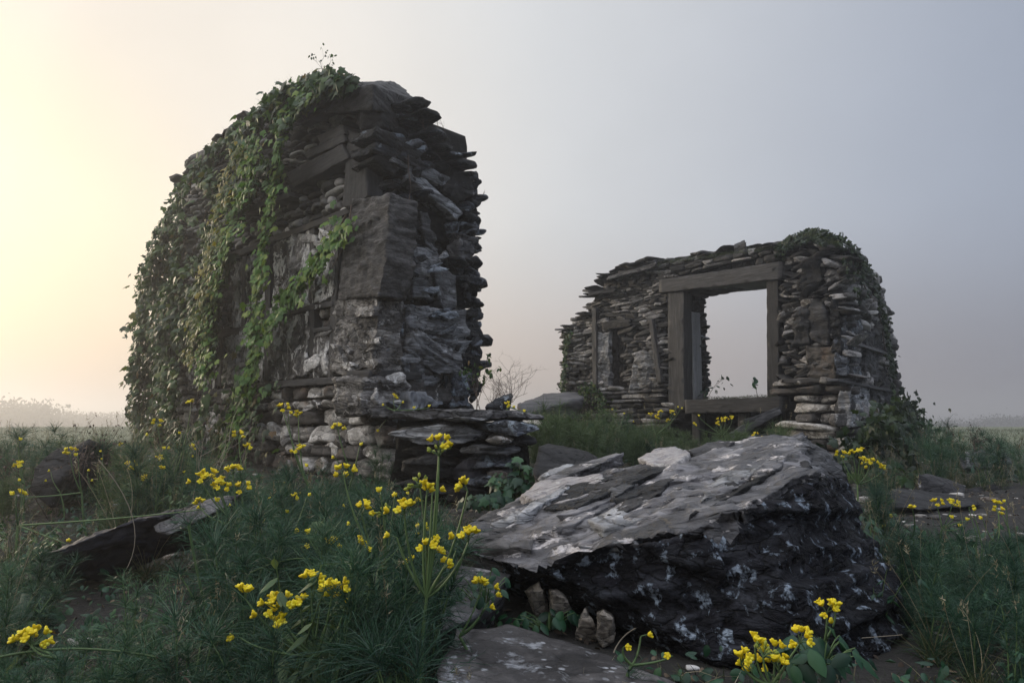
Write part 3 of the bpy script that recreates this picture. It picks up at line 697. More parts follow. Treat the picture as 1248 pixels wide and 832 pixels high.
for i, (poly, mt) in enumerate([([(983, 420), (1018, 422), (1018, 462), (984, 462)], 'block'), ([(985, 365), (1000, 370), (1012, 395), (1008, 420), (988, 415)], 'slategrey'), ([(968, 380), (985, 370), (986, 418), (966, 420)], 'slategrey'),
     ([(978, 318), (996, 312), (1000, 345), (984, 358), (972, 350)], 'wet'), ([(1010, 360), (1024, 380), (1026, 440), (1014, 440)], 'wet')]):
    part_panel('pillar_stone', PW, poly, M[mt], RR, .14, .3, seed=80+i, **ek)
# window: lintel, posts, sill, reveal
win = MB()
part_panel('lintel', PW, [(803, 341), (953, 318), (953, 339), (803, 357)], M['timber_h'], RR, .08, T2+.1, h=.1, amp=.015, fr=3, seed=90)
zs = PW.hit(838, 487)[1]
def vpost(px0, px1, ptop, pbot, out, th, nm='window_post', mt='timber', seed=91):
    return part_panel(nm, PW, [(px0, ptop), (px1, ptop-2), (px1+1, pbot), (px0+1, pbot)], M[mt], RR, out, th, h=.1, amp=.012, fr=3, seed=seed)
vpost(814, 833, 357, 500, .03, .22); vpost(934, 948, 339, 500, .03, .2, seed=92)
ju, _ = PW.hit(834, 430); jt = PW.hit(830, 357)[1]
def box_world(mb, u0, u1, z0, z1, o0, o1, pl, **k):
    P = [pl.pt(np.array(u), np.array(z), np.array(o)) for u in (u0, u1) for z in (z0, z1) for o in (o0, o1)]
    V, T = rock(P, **k); mb.add(V, None, T)
mbx = MB(); box_world(mbx, ju+.01, ju-.04, zs, jt-.35, -.20, -.42, PW, h=.1, amp=.01, fr=3, seed=93); mbx.build('reveal_plank', M['plank'], RR, False)
mb = MB(); C = []; H = []
for z in np.arange(zs, jt-.02, .075):
    for o in (-.48, -.6):
        C.append(PW.pt(np.array(ju+.12+rng.normal()*.02), np.array(z+.05), np.array(o+rng.normal()*.03))); H.append([rng.uniform(.1, .17), rng.uniform(.03, .06), rng.uniform(.06, .1)])
add_stones(mb, C, [[PW.D, [0, 0, 1.], PW.N]]*len(C), H, 3.5, .3, CG6)
mb.build('reveal_rubble', M['wet'], RR)
us0 = PW.hit(948, 490)[0]-.1; us1 = PW.hit(838, 490)[0]+.02
mbx = MB(); box_world(mbx, us0, us1, zs-.24, zs, .06, -.55, PW, h=.09, amp=.014, fr=3, seed=94); mbx.build('sill_beam', M['timber_h'], RR, False)
for px in (843, 899): vpost(px, px+9, 500, 545, -.05, .15, 'stub_post', seed=95+px)
# niche in the left part
part_panel('niche_frame', PW, [(734, 392), (768, 388), (768, 397), (734, 402)], M['slab'], RR, .1, .15, h=.08, amp=.02, fr=3, seed=96)
part_panel('niche_post', PW, [(721, 375), (726, 374), (727, 480), (722, 480)], M['timber'], RR, .1, .15, h=.08, amp=.015, fr=3, seed=97)
part_panel('stone_panel', PW, [(728, 405), (742, 403), (742, 470), (728, 474)], M['slategrey'], RR, .06, .12, seed=98, **pk)
part_panel('stone_panel', PW, [(770, 432), (800, 425), (804, 470), (768, 475)], M['slategrey'], RR, .05, .12, seed=99, **pk)
part_panel('niche_post', PW, [(790, 390), (794, 389), (806, 466), (801, 468)], M['timber'], RR, .09, .1, h=.08, amp=.015, fr=3, seed=100)
mb = MB()
slates(mb, PW, [(716, 366), (740, 338), (780, 322), (808, 316)], 40, (-.2, .3), (.25, .6), (.03, .06), .5, .07)
slates(mb, PW, [(808, 316), (870, 306), (950, 297)], 60, (-.3, .1), (.15, .5), (.03, .08), .5, .06)
slates(mb, PW, [(688, 402), (704, 388), (722, 378)], 12, (-.2, .2), (.25, .5), (.03, .06), .5, .05)
slates(mb, PW, [(955, 302), (985, 291), (1015, 300)], 30, (-.3, .1), (.12, .3), (.03, .08), .5, .08)
slates(mb, PS, [(1028, 306), (1048, 324), (1064, 356), (1076, 400)], 40, (-.3, .05), (.12, .28), (.03, .08), .5, .12)
mb.build('top_slates', M['slab'], RR)
slab_world('top_stone', M['slab'], RR, [PW.at(895, 300, 0.0), PW.at(908, 296, .0), PW.at(908, 293, -.3), PW.at(895, 298, -.3)], .16, h=.05, amp=.05, fr=4, seed=101)
slab_world('jutting_slate', M['slab'], RR, [PW.at(717, 357, .3), PW.at(750, 352, .2), PW.at(750, 346, -.5), PW.at(722, 352, -.5)], .06, h=.08, amp=.02, fr=2.5, ter=.02, tf=20, seed=102)
slab_world('jutting_slate', M['slab'], RR, [PW.at(740, 338, .3), PW.at(800, 320, .2), PW.at(800, 316, -.5), PW.at(745, 332, -.5)], .07, h=.08, amp=.02, fr=2.5, ter=.02, tf=20, seed=103)
# ------------------------------------------------------------------ boulder
def G(px, py, Y): return at(px, py, Y)
BO = thing('boulder', (.9, 3.3, 0), 'huge tilted rock with a pale banded top and a wet black lichen-spotted right face', 'boulder')
top = [G(558, 648, 3.35), G(590, 628, 3.7), G(660, 592, 4.1), G(760, 566, 4.4), G(865, 552, 4.3), G(948, 543, 3.95), G(972, 527, 3.8), G(1016, 550, 3.8), G(640, 684, 2.95), G(700, 664, 2.95), G(780, 648, 2.9), G(870, 646, 2.75), G(905, 622, 2.85), G(985, 585, 3.1)]
bot = [np.array([.1, 3.5, -.1]), np.array([.5, 3.35, -.15]), np.array([.85, 3.1, -.15]), G(880, 770, 2.75), G(925, 826, 2.5), G(1000, 832, 2.5), G(1075, 805, 2.75), G(1100, 770, 3.1), G(1045, 620, 3.6), np.array([2.2, 3.9, -.1]), np.array([.4, 4.3, -.1]), G(950, 700, 2.6), G(930, 540, 4.0)]
mb = MB(); V, T = rock(top+bot, h=.04, amp=.07, fr=1.8, ter=.045, tf=15, up=(-.18, .28, 1), seed=5, fine=.35)
# split faces into top and flank by their normal so that the paler rock stays on the upper side
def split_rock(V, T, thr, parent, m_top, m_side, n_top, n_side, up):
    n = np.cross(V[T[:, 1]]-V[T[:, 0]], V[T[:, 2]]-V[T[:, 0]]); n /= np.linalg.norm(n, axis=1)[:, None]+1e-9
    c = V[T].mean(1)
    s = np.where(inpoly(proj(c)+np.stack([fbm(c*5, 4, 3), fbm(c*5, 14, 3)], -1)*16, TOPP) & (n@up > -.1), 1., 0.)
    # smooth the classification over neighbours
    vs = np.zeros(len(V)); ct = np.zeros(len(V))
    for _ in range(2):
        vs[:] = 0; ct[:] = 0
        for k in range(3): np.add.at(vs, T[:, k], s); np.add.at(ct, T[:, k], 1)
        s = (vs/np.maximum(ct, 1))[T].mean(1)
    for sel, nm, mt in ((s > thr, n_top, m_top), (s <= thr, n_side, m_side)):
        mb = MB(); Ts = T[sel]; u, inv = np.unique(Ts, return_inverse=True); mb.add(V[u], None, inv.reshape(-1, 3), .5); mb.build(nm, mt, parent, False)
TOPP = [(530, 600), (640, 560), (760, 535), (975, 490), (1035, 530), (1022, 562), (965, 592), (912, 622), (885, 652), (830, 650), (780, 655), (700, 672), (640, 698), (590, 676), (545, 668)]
split_rock(V, T, .36, BO, M['boulder'], M['boulderdark'], 'pale_top', 'wet_flank', np.array([-.30, -.12, .95]))
# raised layers on the top
def on_top(px, py, lift=0.):
    """point on the sloping top surface of the boulder, lifted"""
    a, b, c = G(600, 650, 3.3), G(780, 648, 2.9), G(955, 536, 3.95)
    n = np.cross(b-a, c-a); n /= np.linalg.norm(n); d = ray(px, py); o = np.array([0, 0, CAMZ]); t = ((a-o)@n)/(d@n); n = n*np.sign(n[2]); return o+d*t+n*lift
def layer(poly, mat, lift, th, seed, name='rock_layer', **k):
    F = [on_top(x, y, lift) for x, y in poly]; mb = MB(); kk = dict(h=.035, amp=.03, fr=4, ter=.012, tf=30, fine=.4, up=(-.18, .28, 1)); kk.update(k)
    V, T = rock(F+[p-np.array([0, 0, th]) for p in F], seed=seed, **kk); mb.add(V, None, T); return mb.build(name, M[mat], BO, False)
M['fret'] = rock_mat('fretted_pale_rock', (.03, .028, .028), (.30, .28, .28), (.5, .48, .47), 14, (1, 2.6, 1), (0, 0, .5), vary=.1, lichen=(.62, .6, .58), lth=.55, lsc=16, bump=1, bd=.03)
layer([(668, 628), (690, 604), (745, 596), (800, 572), (835, 570), (800, 590), (745, 612), (705, 630)], 'wet', .045, .08, 3)
layer([(640, 608), (660, 596), (700, 590), (740, 588), (735, 606), (700, 620), (660, 624)], 'fret', .045, .08, 4)
layer([(780, 572), (800, 558), (825, 555), (842, 566), (830, 578), (800, 580)], 'fret', .055, .09, 5)
lump_pts = [G(555, 648, 3.35), G(572, 664, 3.18), G(604, 670, 3.1), G(648, 668, 3.02), G(655, 640, 3.3), G(668, 594, 4.05), G(625, 612, 3.8), G(590, 628, 3.55)]
mb = MB(); V, T = rock(lump_pts+[p-np.array([0, -.05, .13]) for p in lump_pts], h=.035, amp=.02, fr=3, ter=.015, tf=26, up=(-.18, .28, 1), seed=6); mb.add(V, None, T); mb.build('rock_layer', M['slabmid'], BO, False)
layer([(840, 560), (880, 545), (900, 548), (870, 562), (850, 568)], 'slab', .05, .09, 7)
layer([(860, 600), (930, 560), (960, 560), (900, 600), (860, 625)], 'slategrey', .035, .06, 8)
layer([(720, 640), (790, 610), (850, 600), (860, 612), (800, 636), (740, 650)], 'slategrey', .022, .05, 9)
layer([(900, 600), (960, 578), (1000, 580), (960, 600), (905, 630)], 'boulder', .04, .1, 10)
for k_ in range(34):
    cx_, cy_ = rng.uniform(620, 1000), rng.uniform(560, 680)
    if not inpoly(np.array([[cx_, cy_]]), TOPP)[0] or not inpoly(np.array([[cx_+25, cy_-8]]), TOPP)[0] or not inpoly(np.array([[cx_-25, cy_+10]]), TOPP)[0]: continue
    L_ = rng.uniform(12, 55); W_ = rng.uniform(3, 10); sl_ = rng.uniform(-.55, -.3); poly_ = [(cx_-L_, cy_-L_*sl_), (cx_-L_*.3, cy_-L_*.3*sl_-W_), (cx_+L_*.6, cy_+L_*.6*sl_-W_*.7), (cx_+L_, cy_+L_*sl_), (cx_+L_*.4, cy_+L_*.4*sl_+W_*.8), (cx_-L_*.5, cy_-L_*.5*sl_+W_)]
    layer(poly_, ['boulder', 'slategrey', 'slab', 'boulder', 'wet'][k_ % 5], rng.uniform(.02, .055), .07, 100+k_, h=.03, amp=.02)
def lump(pts, mat, seed, name='rock_layer', **k):
    kk = dict(h=.04, amp=.04, fr=4, ter=.03, tf=22, fine=.4); kk.update(k); mb = MB(); V, T = rock(pts, seed=seed, **kk); mb.add(V, None, T); return mb.build(name, M[mat], BO, False)
lump([G(950, 542, 3.7), G(975, 528, 3.75), G(1015, 548, 3.65), G(1028, 580, 3.5), G(985, 585, 3.1), G(955, 565, 3.3), G(990, 575, 3.9)], 'slategrey', 12)
lump([G(700, 668, 2.9), G(770, 660, 2.85), G(775, 672, 2.85), G(710, 678, 2.9), G(730, 655, 3.2), G(730, 690, 3.2)], 'slategrey', 13)
lump([G(770, 660, 2.8), G(860, 650, 2.7), G(900, 700, 2.62), G(880, 712, 2.65), G(800, 680, 2.8), G(840, 660, 3.1), G(860, 720, 3.)], 'boulderdark', 14)

# ------------------------------------------------------------------ fallen slabs and stones
make_rock('stone_slab', [G(46, 680, 3.28), G(60, 674, 3.3), G(150, 643, 3.5), G(215, 624, 3.65), G(290, 604, 3.85), G(290, 650, 3.95), G(205, 676, 3.75), G(120, 704, 3.6), G(70, 706, 3.5), G(45, 694, 3.4), G(75, 666, 3.55), G(170, 634, 3.8), G(290, 600, 4.1), G(56, 700, 3.6)], M['navy'],
          'long blue-black slate slab lying aslant in the weeds at lower left', 'slab', h=.03, amp=.035, fr=3.5, ter=.02, tf=26, fine=.6, seed=1)
make_rock('stone_slab', [G(186, 640, 3.55), G(215, 625, 3.6), G(262, 610, 3.75), G(286, 604, 3.85), G(286, 614, 3.8), G(250, 632, 3.6), G(205, 652, 3.5), G(192, 648, 3.5), G(200, 630, 3.9), G(280, 603, 4.05)], M['slab'], 'thin grey slate flake lying on the right end of the long blue-black slab', 'slab', h=.03, amp=.02, fr=5, ter=.012, tf=30, seed=71)
make_rock('boulder', [G(34, 594, 5.2), G(42, 570, 5.3), G(66, 548, 5.5), G(108, 537, 5.7), G(128, 543, 5.9), G(140, 556, 6), G(118, 562, 5.7), G(70, 585, 5.2), G(60, 620, 5.2), G(120, 590, 6.2), G(50, 600, 6.0)], M['slab'],
          'dark humped rock at far left beyond the weeds, split on its right side', 'boulder', h=.07, amp=.06, fr=2.2, ter=.02, tf=14, seed=2)
make_rock('stone_slab', [G(505, 700, 3.1), G(560, 688, 3.1), G(620, 700, 3.0), G(585, 745, 2.75), G(520, 775, 2.6), G(520, 800, 2.9), G(600, 790, 3.1)], M['slab'],
          'tilted plain dark slab behind the tall flower stems, left of the great boulder', 'slab', h=.05, amp=.03, fr=2.2, ter=.01, tf=20, seed=3)
make_rock('stone_slab', [G(556, 762, 2.55), G(620, 756, 2.65), G(690, 775, 2.6), G(760, 800, 2.4), G(840, 834, 2.2), G(845, 860, 2.0), G(535, 860, 1.85), G(545, 800, 2.2), np.array([-.2, 2.0, -.3]), np.array([.6, 2.3, -.3])], M['flat'],
          'broad dark slab with pale lichen spots at the bottom edge of the picture', 'slab', h=.035, amp=.035, fr=2.4, ter=.01, tf=20, seed=4)
o = make_rock('stone_slab', [G(652, 546, 5.0), G(668, 540, 5.4), G(720, 552, 5.3), G(750, 573, 5.0), G(738, 590, 4.7), G(705, 598, 4.5), G(660, 590, 4.6), G(650, 572, 4.7), G(662, 612, 4.6), G(735, 610, 4.9), G(745, 590, 5.3)], M['slab'],
          'angular dark slate block between the slab stack and the great boulder', 'slab', h=.05, amp=.03, fr=2.2, ter=.02, tf=22, seed=5)
make_rock('stone_slab', [G(640, 596, 4.4), G(675, 592, 4.4), G(705, 600, 4.35), G(700, 612, 4.2), G(650, 618, 4.2), G(660, 630, 4.4)], M['wet'], 'low curved blue-black slate in front of the angular slate block', 'slab', h=.04, amp=.02, fr=3, seed=6)
for i, (q, lb) in enumerate([([(645, 714), (664, 718), (668, 744), (652, 742)], 'tan stone wedged under the great boulder, leftmost of the tan stones'), ([(669, 722), (690, 728), (692, 750), (676, 750)], 'small tan stone under the great boulder between two others'), ([(701, 742), (724, 744), (728, 778), (704, 772)], 'upright creased tan stone under the great boulder'), ([(728, 746), (744, 752), (742, 782), (729, 778)], 'narrow tan stone under the great boulder, rightmost of the tan stones')]):
    dy_ = [6, -2, 9, 2][i]; q = [(x+rng.uniform(-5, 5), y+dy_+rng.uniform(-5, 5)) for x, y in q]+[((q[0][0]+q[1][0])/2, q[0][1]-4), ((q[2][0]+q[3][0])/2, q[2][1]+4)]; make_rock('stone', [G(x, y, 3.02-.08*i) for x, y in q]+[G(x*.9+.1*(q[0][0]+q[2][0])/2, y, 2.97-.08*i) for x, y in q[:2]]+[G(x, y, 3.15-.08*i) for x, y in q], M['tan'], lb, 'stone', 'tan stones wedged under the great boulder', h=.016, amp=.022, fr=12, seed=20+i)
make_rock('stone_slab', [G(628, 492, 12.0), G(662, 480, 13), G(704, 476, 13.5), G(714, 484, 12.4), G(640, 505, 11.6), G(700, 515, 12.4), G(632, 512, 12)], M['timber_h'], 'long low weathered slab lying before the far left end of the window ruin', 'slab', h=.12, amp=.05, fr=1.5, ter=.03, tf=14, seed=7)
for i, (pp, lb) in enumerate([([(886, 530), (910, 515), (950, 497), (953, 502), (915, 524), (890, 538)], 'split dark plank leaning against the base of the pillar'), ([(905, 512), (930, 503), (952, 494), (950, 498), (925, 510), (908, 517)], 'thin upper plank leaning against the base of the pillar'), ([(915, 530), (950, 527), (950, 534), (915, 536)], 'flat dark plank on the ground beside the pillar base')]):
    P = [G(x, y, 9.6) for x, y in pp]; make_rock('plank', P+[p+np.array([.03, .22, -.02]) for p in P], M['timber_h'], lb, 'plank', 'fallen planks at the pillar', h=.08, amp=.02, fr=3, seed=30+i)
make_rock('stone', [G(898, 540, 8.6), G(905, 530, 8.6), G(920, 530, 8.7), G(923, 542, 8.6), G(905, 548, 8.5), G(910, 535, 8.9)], M['block'], 'pale pointed stone among the weeds behind the great boulder', 'stone', h=.05, amp=.03, fr=4, seed=33)
RS = [
 ([(1118, 578, 6.9), (1128, 576, 7.1), (1176, 592, 7.1), (1178, 606, 6.9), (1120, 600, 6.8), (1150, 600, 7.4)], 'slab', 'brownish block with a square end lying right of the window ruin', 8),
 ([(1178, 596, 7.0), (1215, 590, 7.2), (1252, 596, 7.4), (1262, 612, 7.2), (1180, 608, 6.9), (1230, 600, 7.7)], 'slab', 'long grey block lying at the right edge beside the brownish block', 9),
 ([(1058, 600, 6.0), (1100, 595, 6.5), (1170, 603, 6.4), (1198, 616, 6.0), (1120, 622, 5.6), (1070, 618, 5.7), (1100, 635, 5.9)], 'slab', 'flat worn paving slab on the path right of the great boulder', 10),
 ([(1098, 714, 3.8), (1120, 716, 4.0), (1196, 742, 3.9), (1190, 750, 3.7), (1120, 742, 3.6), (1100, 725, 3.6), (1140, 760, 3.8)], 'wet', 'blue-grey slab edge sticking out of the grass right of the great boulder', 11),
 ([(1140, 785, 3.1), (1170, 778, 3.3), (1220, 815, 3.0), (1235, 850, 2.7), (1150, 835, 2.7), (1170, 850, 3.2)], 'navy', 'dark blue slab at the lower right corner', 12),
 ([(1165, 556, 8.6), (1195, 547, 8.8), (1225, 552, 9), (1236, 566, 8.9), (1172, 572, 8.5), (1200, 575, 9.4)], 'slab', 'dark humped rock in the far weeds at the right edge', 13),
 ([(1060, 655, 5.2), (1062, 640, 5.3), (1085, 640, 5.3), (1090, 655, 5.2), (1075, 660, 5.6)], 'slab', 'small dark stone beside the right foot of the great boulder', 14),
 ([(1170, 648, 5.4), (1248, 652, 5.6), (1255, 664, 5.4), (1180, 660, 5.2), (1220, 670, 5.9)], 'wet', 'low dark ledge crossing the path at the right edge', 15)]
for pts, mt, lb, sd_ in RS:
    make_rock('stone_slab', [G(*p) for p in pts], M[mt], lb, 'slab', h=.06, amp=.03, fr=2.5, ter=.012, tf=20, seed=sd_)
# stack of slates in front of the broken end: each a thing
ST = [(456, 662, 499, 513, 5.75, .8, 'slab', 'long thin dark slate topping the stack by the broken wall end'),
 (588, 655, 512, 530, 5.6, .6, 'wet', 'blocky black slate just under the right end of the topmost slate'),
 (474, 595, 515, 543, 5.72, .7, 'slategrey', 'thick pale rounded slate, largest light one high in the stack'),
 (543, 592, 509, 514, 5.45, .4, 'slategrey', 'wafer-thin pale slate under the topmost slate'),
 (597, 652, 529, 547, 5.75, .6, 'slab', 'dark square-ended slate at the right side of the stack'),
 (594, 624, 530, 541, 5.5, .4, 'block', 'small pale wedge in the right side of the stack'),
 (488, 560, 545, 556, 5.8, .6, 'slab', 'narrow dark slate under the thick pale one'),
 (560, 632, 541, 556, 5.55, .6, 'slategrey', 'pale slanting slate over a black block in the stack'),
 (565, 626, 554, 572, 5.6, .7, 'wet', 'black block with a pointed right end halfway down the stack'),
 (488, 562, 553, 584, 5.65, .7, 'slab', 'big brownish-grey slate at the left middle of the stack'),
 (545, 600, 558, 590, 5.62, .7, 'navy', 'dark bluish block in the middle of the stack'),
 (592, 624, 572, 582, 5.5, .5, 'block', 'short brown-grey slate low at the right of the stack'),
 (562, 622, 582, 592, 5.45, .6, 'wet', 'thin blue slate near the foot of the stack'),
 (470, 560, 585, 606, 5.6, .7, 'slab', 'broad dark slate at the lower left of the stack'),
 (540, 600, 592, 612, 5.5, .6, 'slab', 'lowest slate of the stack, half hidden by leaves')]
for i, (x0, x1, y0, y1, Yd, dp, mt, lb) in enumerate(ST):

    P = []
    for k in range(9):
        t_ = k/8; xx = x0+(x1-x0)*t_; e = math.sin(math.pi*t_)
        P += [G(xx, y0+(y1-y0)*(.35*(1-e)+rng.uniform(0, .12)), Yd+.12*(1-e)+rng.uniform(0, .06)), G(xx+rng.uniform(-2, 2), y1-(y1-y0)*(.3*(1-e)+rng.uniform(0, .12)), Yd+.1*(1-e)+rng.uniform(0, .08))]
    P += [p+np.array([0, dp, 0]) for p in P]
    make_rock('stacked_slate', P, M[mt], lb, 'slate', 'slates stacked at the foot of the broken wall end', h=.035, amp=.035, fr=4.5, ter=.022, tf=38, seed=40+i)
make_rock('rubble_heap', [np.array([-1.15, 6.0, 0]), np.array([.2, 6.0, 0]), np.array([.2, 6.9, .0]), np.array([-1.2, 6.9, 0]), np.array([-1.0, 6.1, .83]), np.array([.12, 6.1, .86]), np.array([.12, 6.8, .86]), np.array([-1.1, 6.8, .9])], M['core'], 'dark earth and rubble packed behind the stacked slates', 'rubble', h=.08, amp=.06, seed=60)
make_rock('stone', [G(590, 495, 6.4), G(600, 485, 6.5), G(622, 477, 6.6), G(624, 484, 6.4), G(622, 500, 6.4), G(595, 508, 6.5), G(610, 492, 7.0)], M['wet'], 'black angular stone on top of the slate stack at its right end', 'stone', h=.05, amp=.035, fr=4, ter=.02, tf=30, seed=61)
# scattered chips on bare soil
mb = MB(); n = 2600
x = rng.uniform(-6, 9, n); y = rng.uniform(2, 13, n); s = rng.lognormal(-3.9, .5, n)
bare = (fbm(np.stack([x*.7, y*.7, x*0], -1), 44, 3) > -.05) | ((x > 2.6) & (y > 4.5) & (y < 8))
x, y, s = x[bare], y[bare], s[bare]; n = len(x); z = gz(x, y)
A = np.stack([np.array([[math.cos(a), math.sin(a), 0], [-math.sin(a), math.cos(a), 0], [0, 0, 1]]) for a in rng.uniform(0, 6.28, n)])
add_stones(mb, np.stack([x, y, z], -1), A, np.stack([s, s*.7, s*.35], -1), 4., .3)
tag(mb.build('stone_chips', M['block']), 'small stone chips scattered over the bare soil between the weeds', kind='stuff')
# ------------------------------------------------------------------ ivy
def poly_sample(poly, n):
    poly = np.array(poly, float); a = poly.min(0); b = poly.max(0); out = []
    while sum(map(len, out)) < n:
        p = rng.uniform(a, b, (n, 2)); out.append(p[inpoly(p, poly)])
    return np.concatenate(out)[:n]
def ivy(pl, label, pix, mats, size, out=(.08, .3), stems=(), name='ivy', flip=.35, group=None):
    pix = np.asarray(pix); q3 = np.stack([pix[:, 0]*.045, pix[:, 1]*.03, pix[:, 0]*0], -1); b_ = np.clip(.5+.9*fbm(q3, 71, 3), 0, 1)
    oo = out[0]+(out[1]-out[0])*(b_*.75+.35*rng.random(len(pix)))
    P = np.array([pl.at(x, y, o) for (x, y), o in zip(pix, oo)])
    root = thing(name, P[np.argmin(P[:, 2])], label, 'ivy', group)
    Z = np.tile(pl.N+np.array([0, 0, .35]), (len(P), 1))+rng.normal(size=P.shape)*flip
    mb = MB(); add_leaves(mb, P, Z, rng.uniform(*size, len(P))); mb.build('foliage', M[mats], root)
    mb = MB()
    for st in stems:
        pts = np.array([pl.at(x, y, .06) for x, y in st]); q = np.concatenate([np.linspace(pts[i], pts[i+1], 6)[:-1] for i in range(len(pts)-1)]+[pts[-1:]])
        q = q+vfbm(q*3, 8, 2)*.05; tube(mb, q, .014, .005, 5)
    if stems: mb.build('stem', M['twig'], root)
    return root
def strip(path, w, n):
    path = np.array(path, float); L = np.r_[0, np.cumsum(np.linalg.norm(np.diff(path, axis=0), axis=1))]; t = rng.uniform(0, L[-1], n)
    c = np.stack([np.interp(t, L, path[:, i]) for i in (0, 1)], 1)
    ww = w*(.65+.35*np.sin(t*.11+1)+.2*np.sin(t*.31)); return c+rng.normal(size=(n, 2))*ww[:, None]*.42
massp = [(172, 560), (164, 500), (166, 430), (178, 330), (205, 265), (238, 205), (295, 160), (345, 112), (395, 96), (432, 100), (425, 108), (385, 118), (352, 150), (335, 190), (300, 250), (285, 310), (268, 360), (262, 420), (252, 480), (240, 600), (180, 610)]
pm = poly_sample(massp, 8800)
thin = ~((fbm(np.stack([pm[:, 0]*.03, pm[:, 1]*.03, pm[:, 0]*0], -1), 61, 3) < -.22) & (pm[:, 0] > 215))
pm = pm[thin]
edge = strip([(176, 575), (163, 500), (163, 430), (175, 335), (200, 272), (238, 202), (292, 158), (345, 110), (395, 90), (430, 97)], 15, 1500)
ivy(PL, 'dense dark ivy covering the whole left end and top of the tall ruin', np.concatenate([pm, edge]), 'ivy', (.07, .15), (.04, .6),
    [[(200, 600), (205, 480), (215, 380), (250, 260), (300, 180)], [(230, 600), (238, 500), (250, 400), (270, 300), (290, 220)], [(185, 590), (180, 480), (190, 380), (215, 290)]], flip=.55)
ivy(PL, 'bright narrow ivy strand hanging straight down the middle of the tall ruin', strip([(372, 112), (345, 130), (339, 175), (330, 240), (320, 300), (312, 360), (304, 420)], 16, 720), 'ivybright', (.05, .11), (.3, .55), [[(345, 115), (338, 180), (325, 260), (312, 350), (300, 430)]])
ivy(PL, 'ivy strand slanting from the corner slab down leftwards to the ground', strip([(418, 270), (400, 300), (372, 335), (345, 372), (318, 405), (305, 450), (290, 500), (276, 545), (268, 590)], 19, 1000), 'ivybright', (.055, .12), (.2, .42), [[(425, 262), (400, 300), (345, 375), (312, 415), (288, 500), (268, 590)]])
ivy(PL, 'olive-yellow ivy trail running down within the dark ivy', strip([(300, 175), (278, 205), (262, 270), (250, 330), (240, 390), (228, 440)], 18, 700), 'ivyolive', (.045, .09), (.5, .7), [[(300, 170), (275, 210), (250, 330), (230, 440)]])
ivy(PL, 'broad green ivy fall left of the narrow bright strand on the tall ruin', strip([(312, 160), (300, 210), (285, 260), (262, 330), (250, 400), (246, 470)], 20, 700), 'ivybright', (.05, .1), (.45, .68), [[(310, 165), (285, 260), (255, 400)]])
ivy(PL, 'dark ivy rooted at the ground below the slanting strand', strip([(300, 470), (285, 520), (262, 560), (240, 600), (205, 590)], 46, 900), 'ivy', (.07, .13), (.15, .4), [[(290, 480), (262, 600)]])
# ivy on the right ruin
ivy(PW, 'dark ivy cap over the rounded pillar top of the window ruin', np.concatenate([poly_sample([(944, 300), (960, 288), (985, 278), (1008, 280), (1030, 295), (1020, 303), (985, 294), (958, 304), (952, 330), (946, 318)], 900)]), 'ivydark', (.04, .075), (-.35, .25), flip=.8)
ivy(PS, 'dark ivy hanging down the right flank of the window ruin', np.concatenate([strip([(1020, 288), (1045, 305), (1065, 340), (1078, 385), (1086, 440), (1090, 500)], 7, 800), poly_sample([(1020, 292), (1050, 312), (1070, 350), (1050, 370), (1030, 330)], 160)]), 'ivydark', (.045, .085), (-.1, .25), flip=.8, stems=[[(1040, 320), (1070, 380), (1086, 470)]])
ivy(PW, 'thin scrubby growth at the far left end of the window ruin', np.concatenate([strip([(692, 400), (688, 440), (686, 480)], 6, 320), strip([(700, 492), (722, 470), (735, 500)], 16, 420)]), 'ivy', (.04, .08), (.0, .3), flip=.8, stems=[[(690, 490), (690, 400)]])
ivy(PS, 'dark bush of broad ivy at the right foot of the window ruin', np.concatenate([strip([(1045, 560), (1080, 520), (1105, 500), (1120, 540), (1125, 570)], 38, 2300)]), 'ivydark', (.06, .11), (.2, 1.0), flip=.9, stems=[[(1060, 560), (1090, 510)], [(1100, 560), (1105, 500)]])
# small growth on wall tops: moss and dead sprigs
def tuft_line(pl, line, n, label, ln=(.04, .12), mat='moss', name='moss', w=.006, up=1.2, sp=3):
    c = strip(line, sp, n); P = np.array([pl.at(x, y, o) for (x, y), o in zip(c, rng.uniform(-.3, .12, n))]); D = rng.normal(size=(n, 3))*.8+[0, 0, up]
    mb = MB(); blades(mb, P, D, rng.uniform(*ln, n), w, .2, 2); o = recenter(mb.build(name, M[mat])); tag(o, label, 'moss' if name == 'moss' else 'plant', kind='stuff' if name == 'moss' else None)
tuft_line(PW, [(745, 338), (808, 321), (880, 311), (950, 301)], 2600, 'dark moss tufts along the top of the window wall')
tuft_line(PW, [(952, 305), (985, 287), (1025, 300)], 1500, 'dark moss tufts on the pillar top')
tuft_line(PL, [(240, 198), (300, 155), (350, 110), (400, 96)], 900, 'dry grass wisps along the ivy-covered wall top', (.08, .25), 'twig', w=.004)
tuft_line(PW, [(860, 486), (945, 483)], 900, 'thin moss along the window sill', (.02, .05))
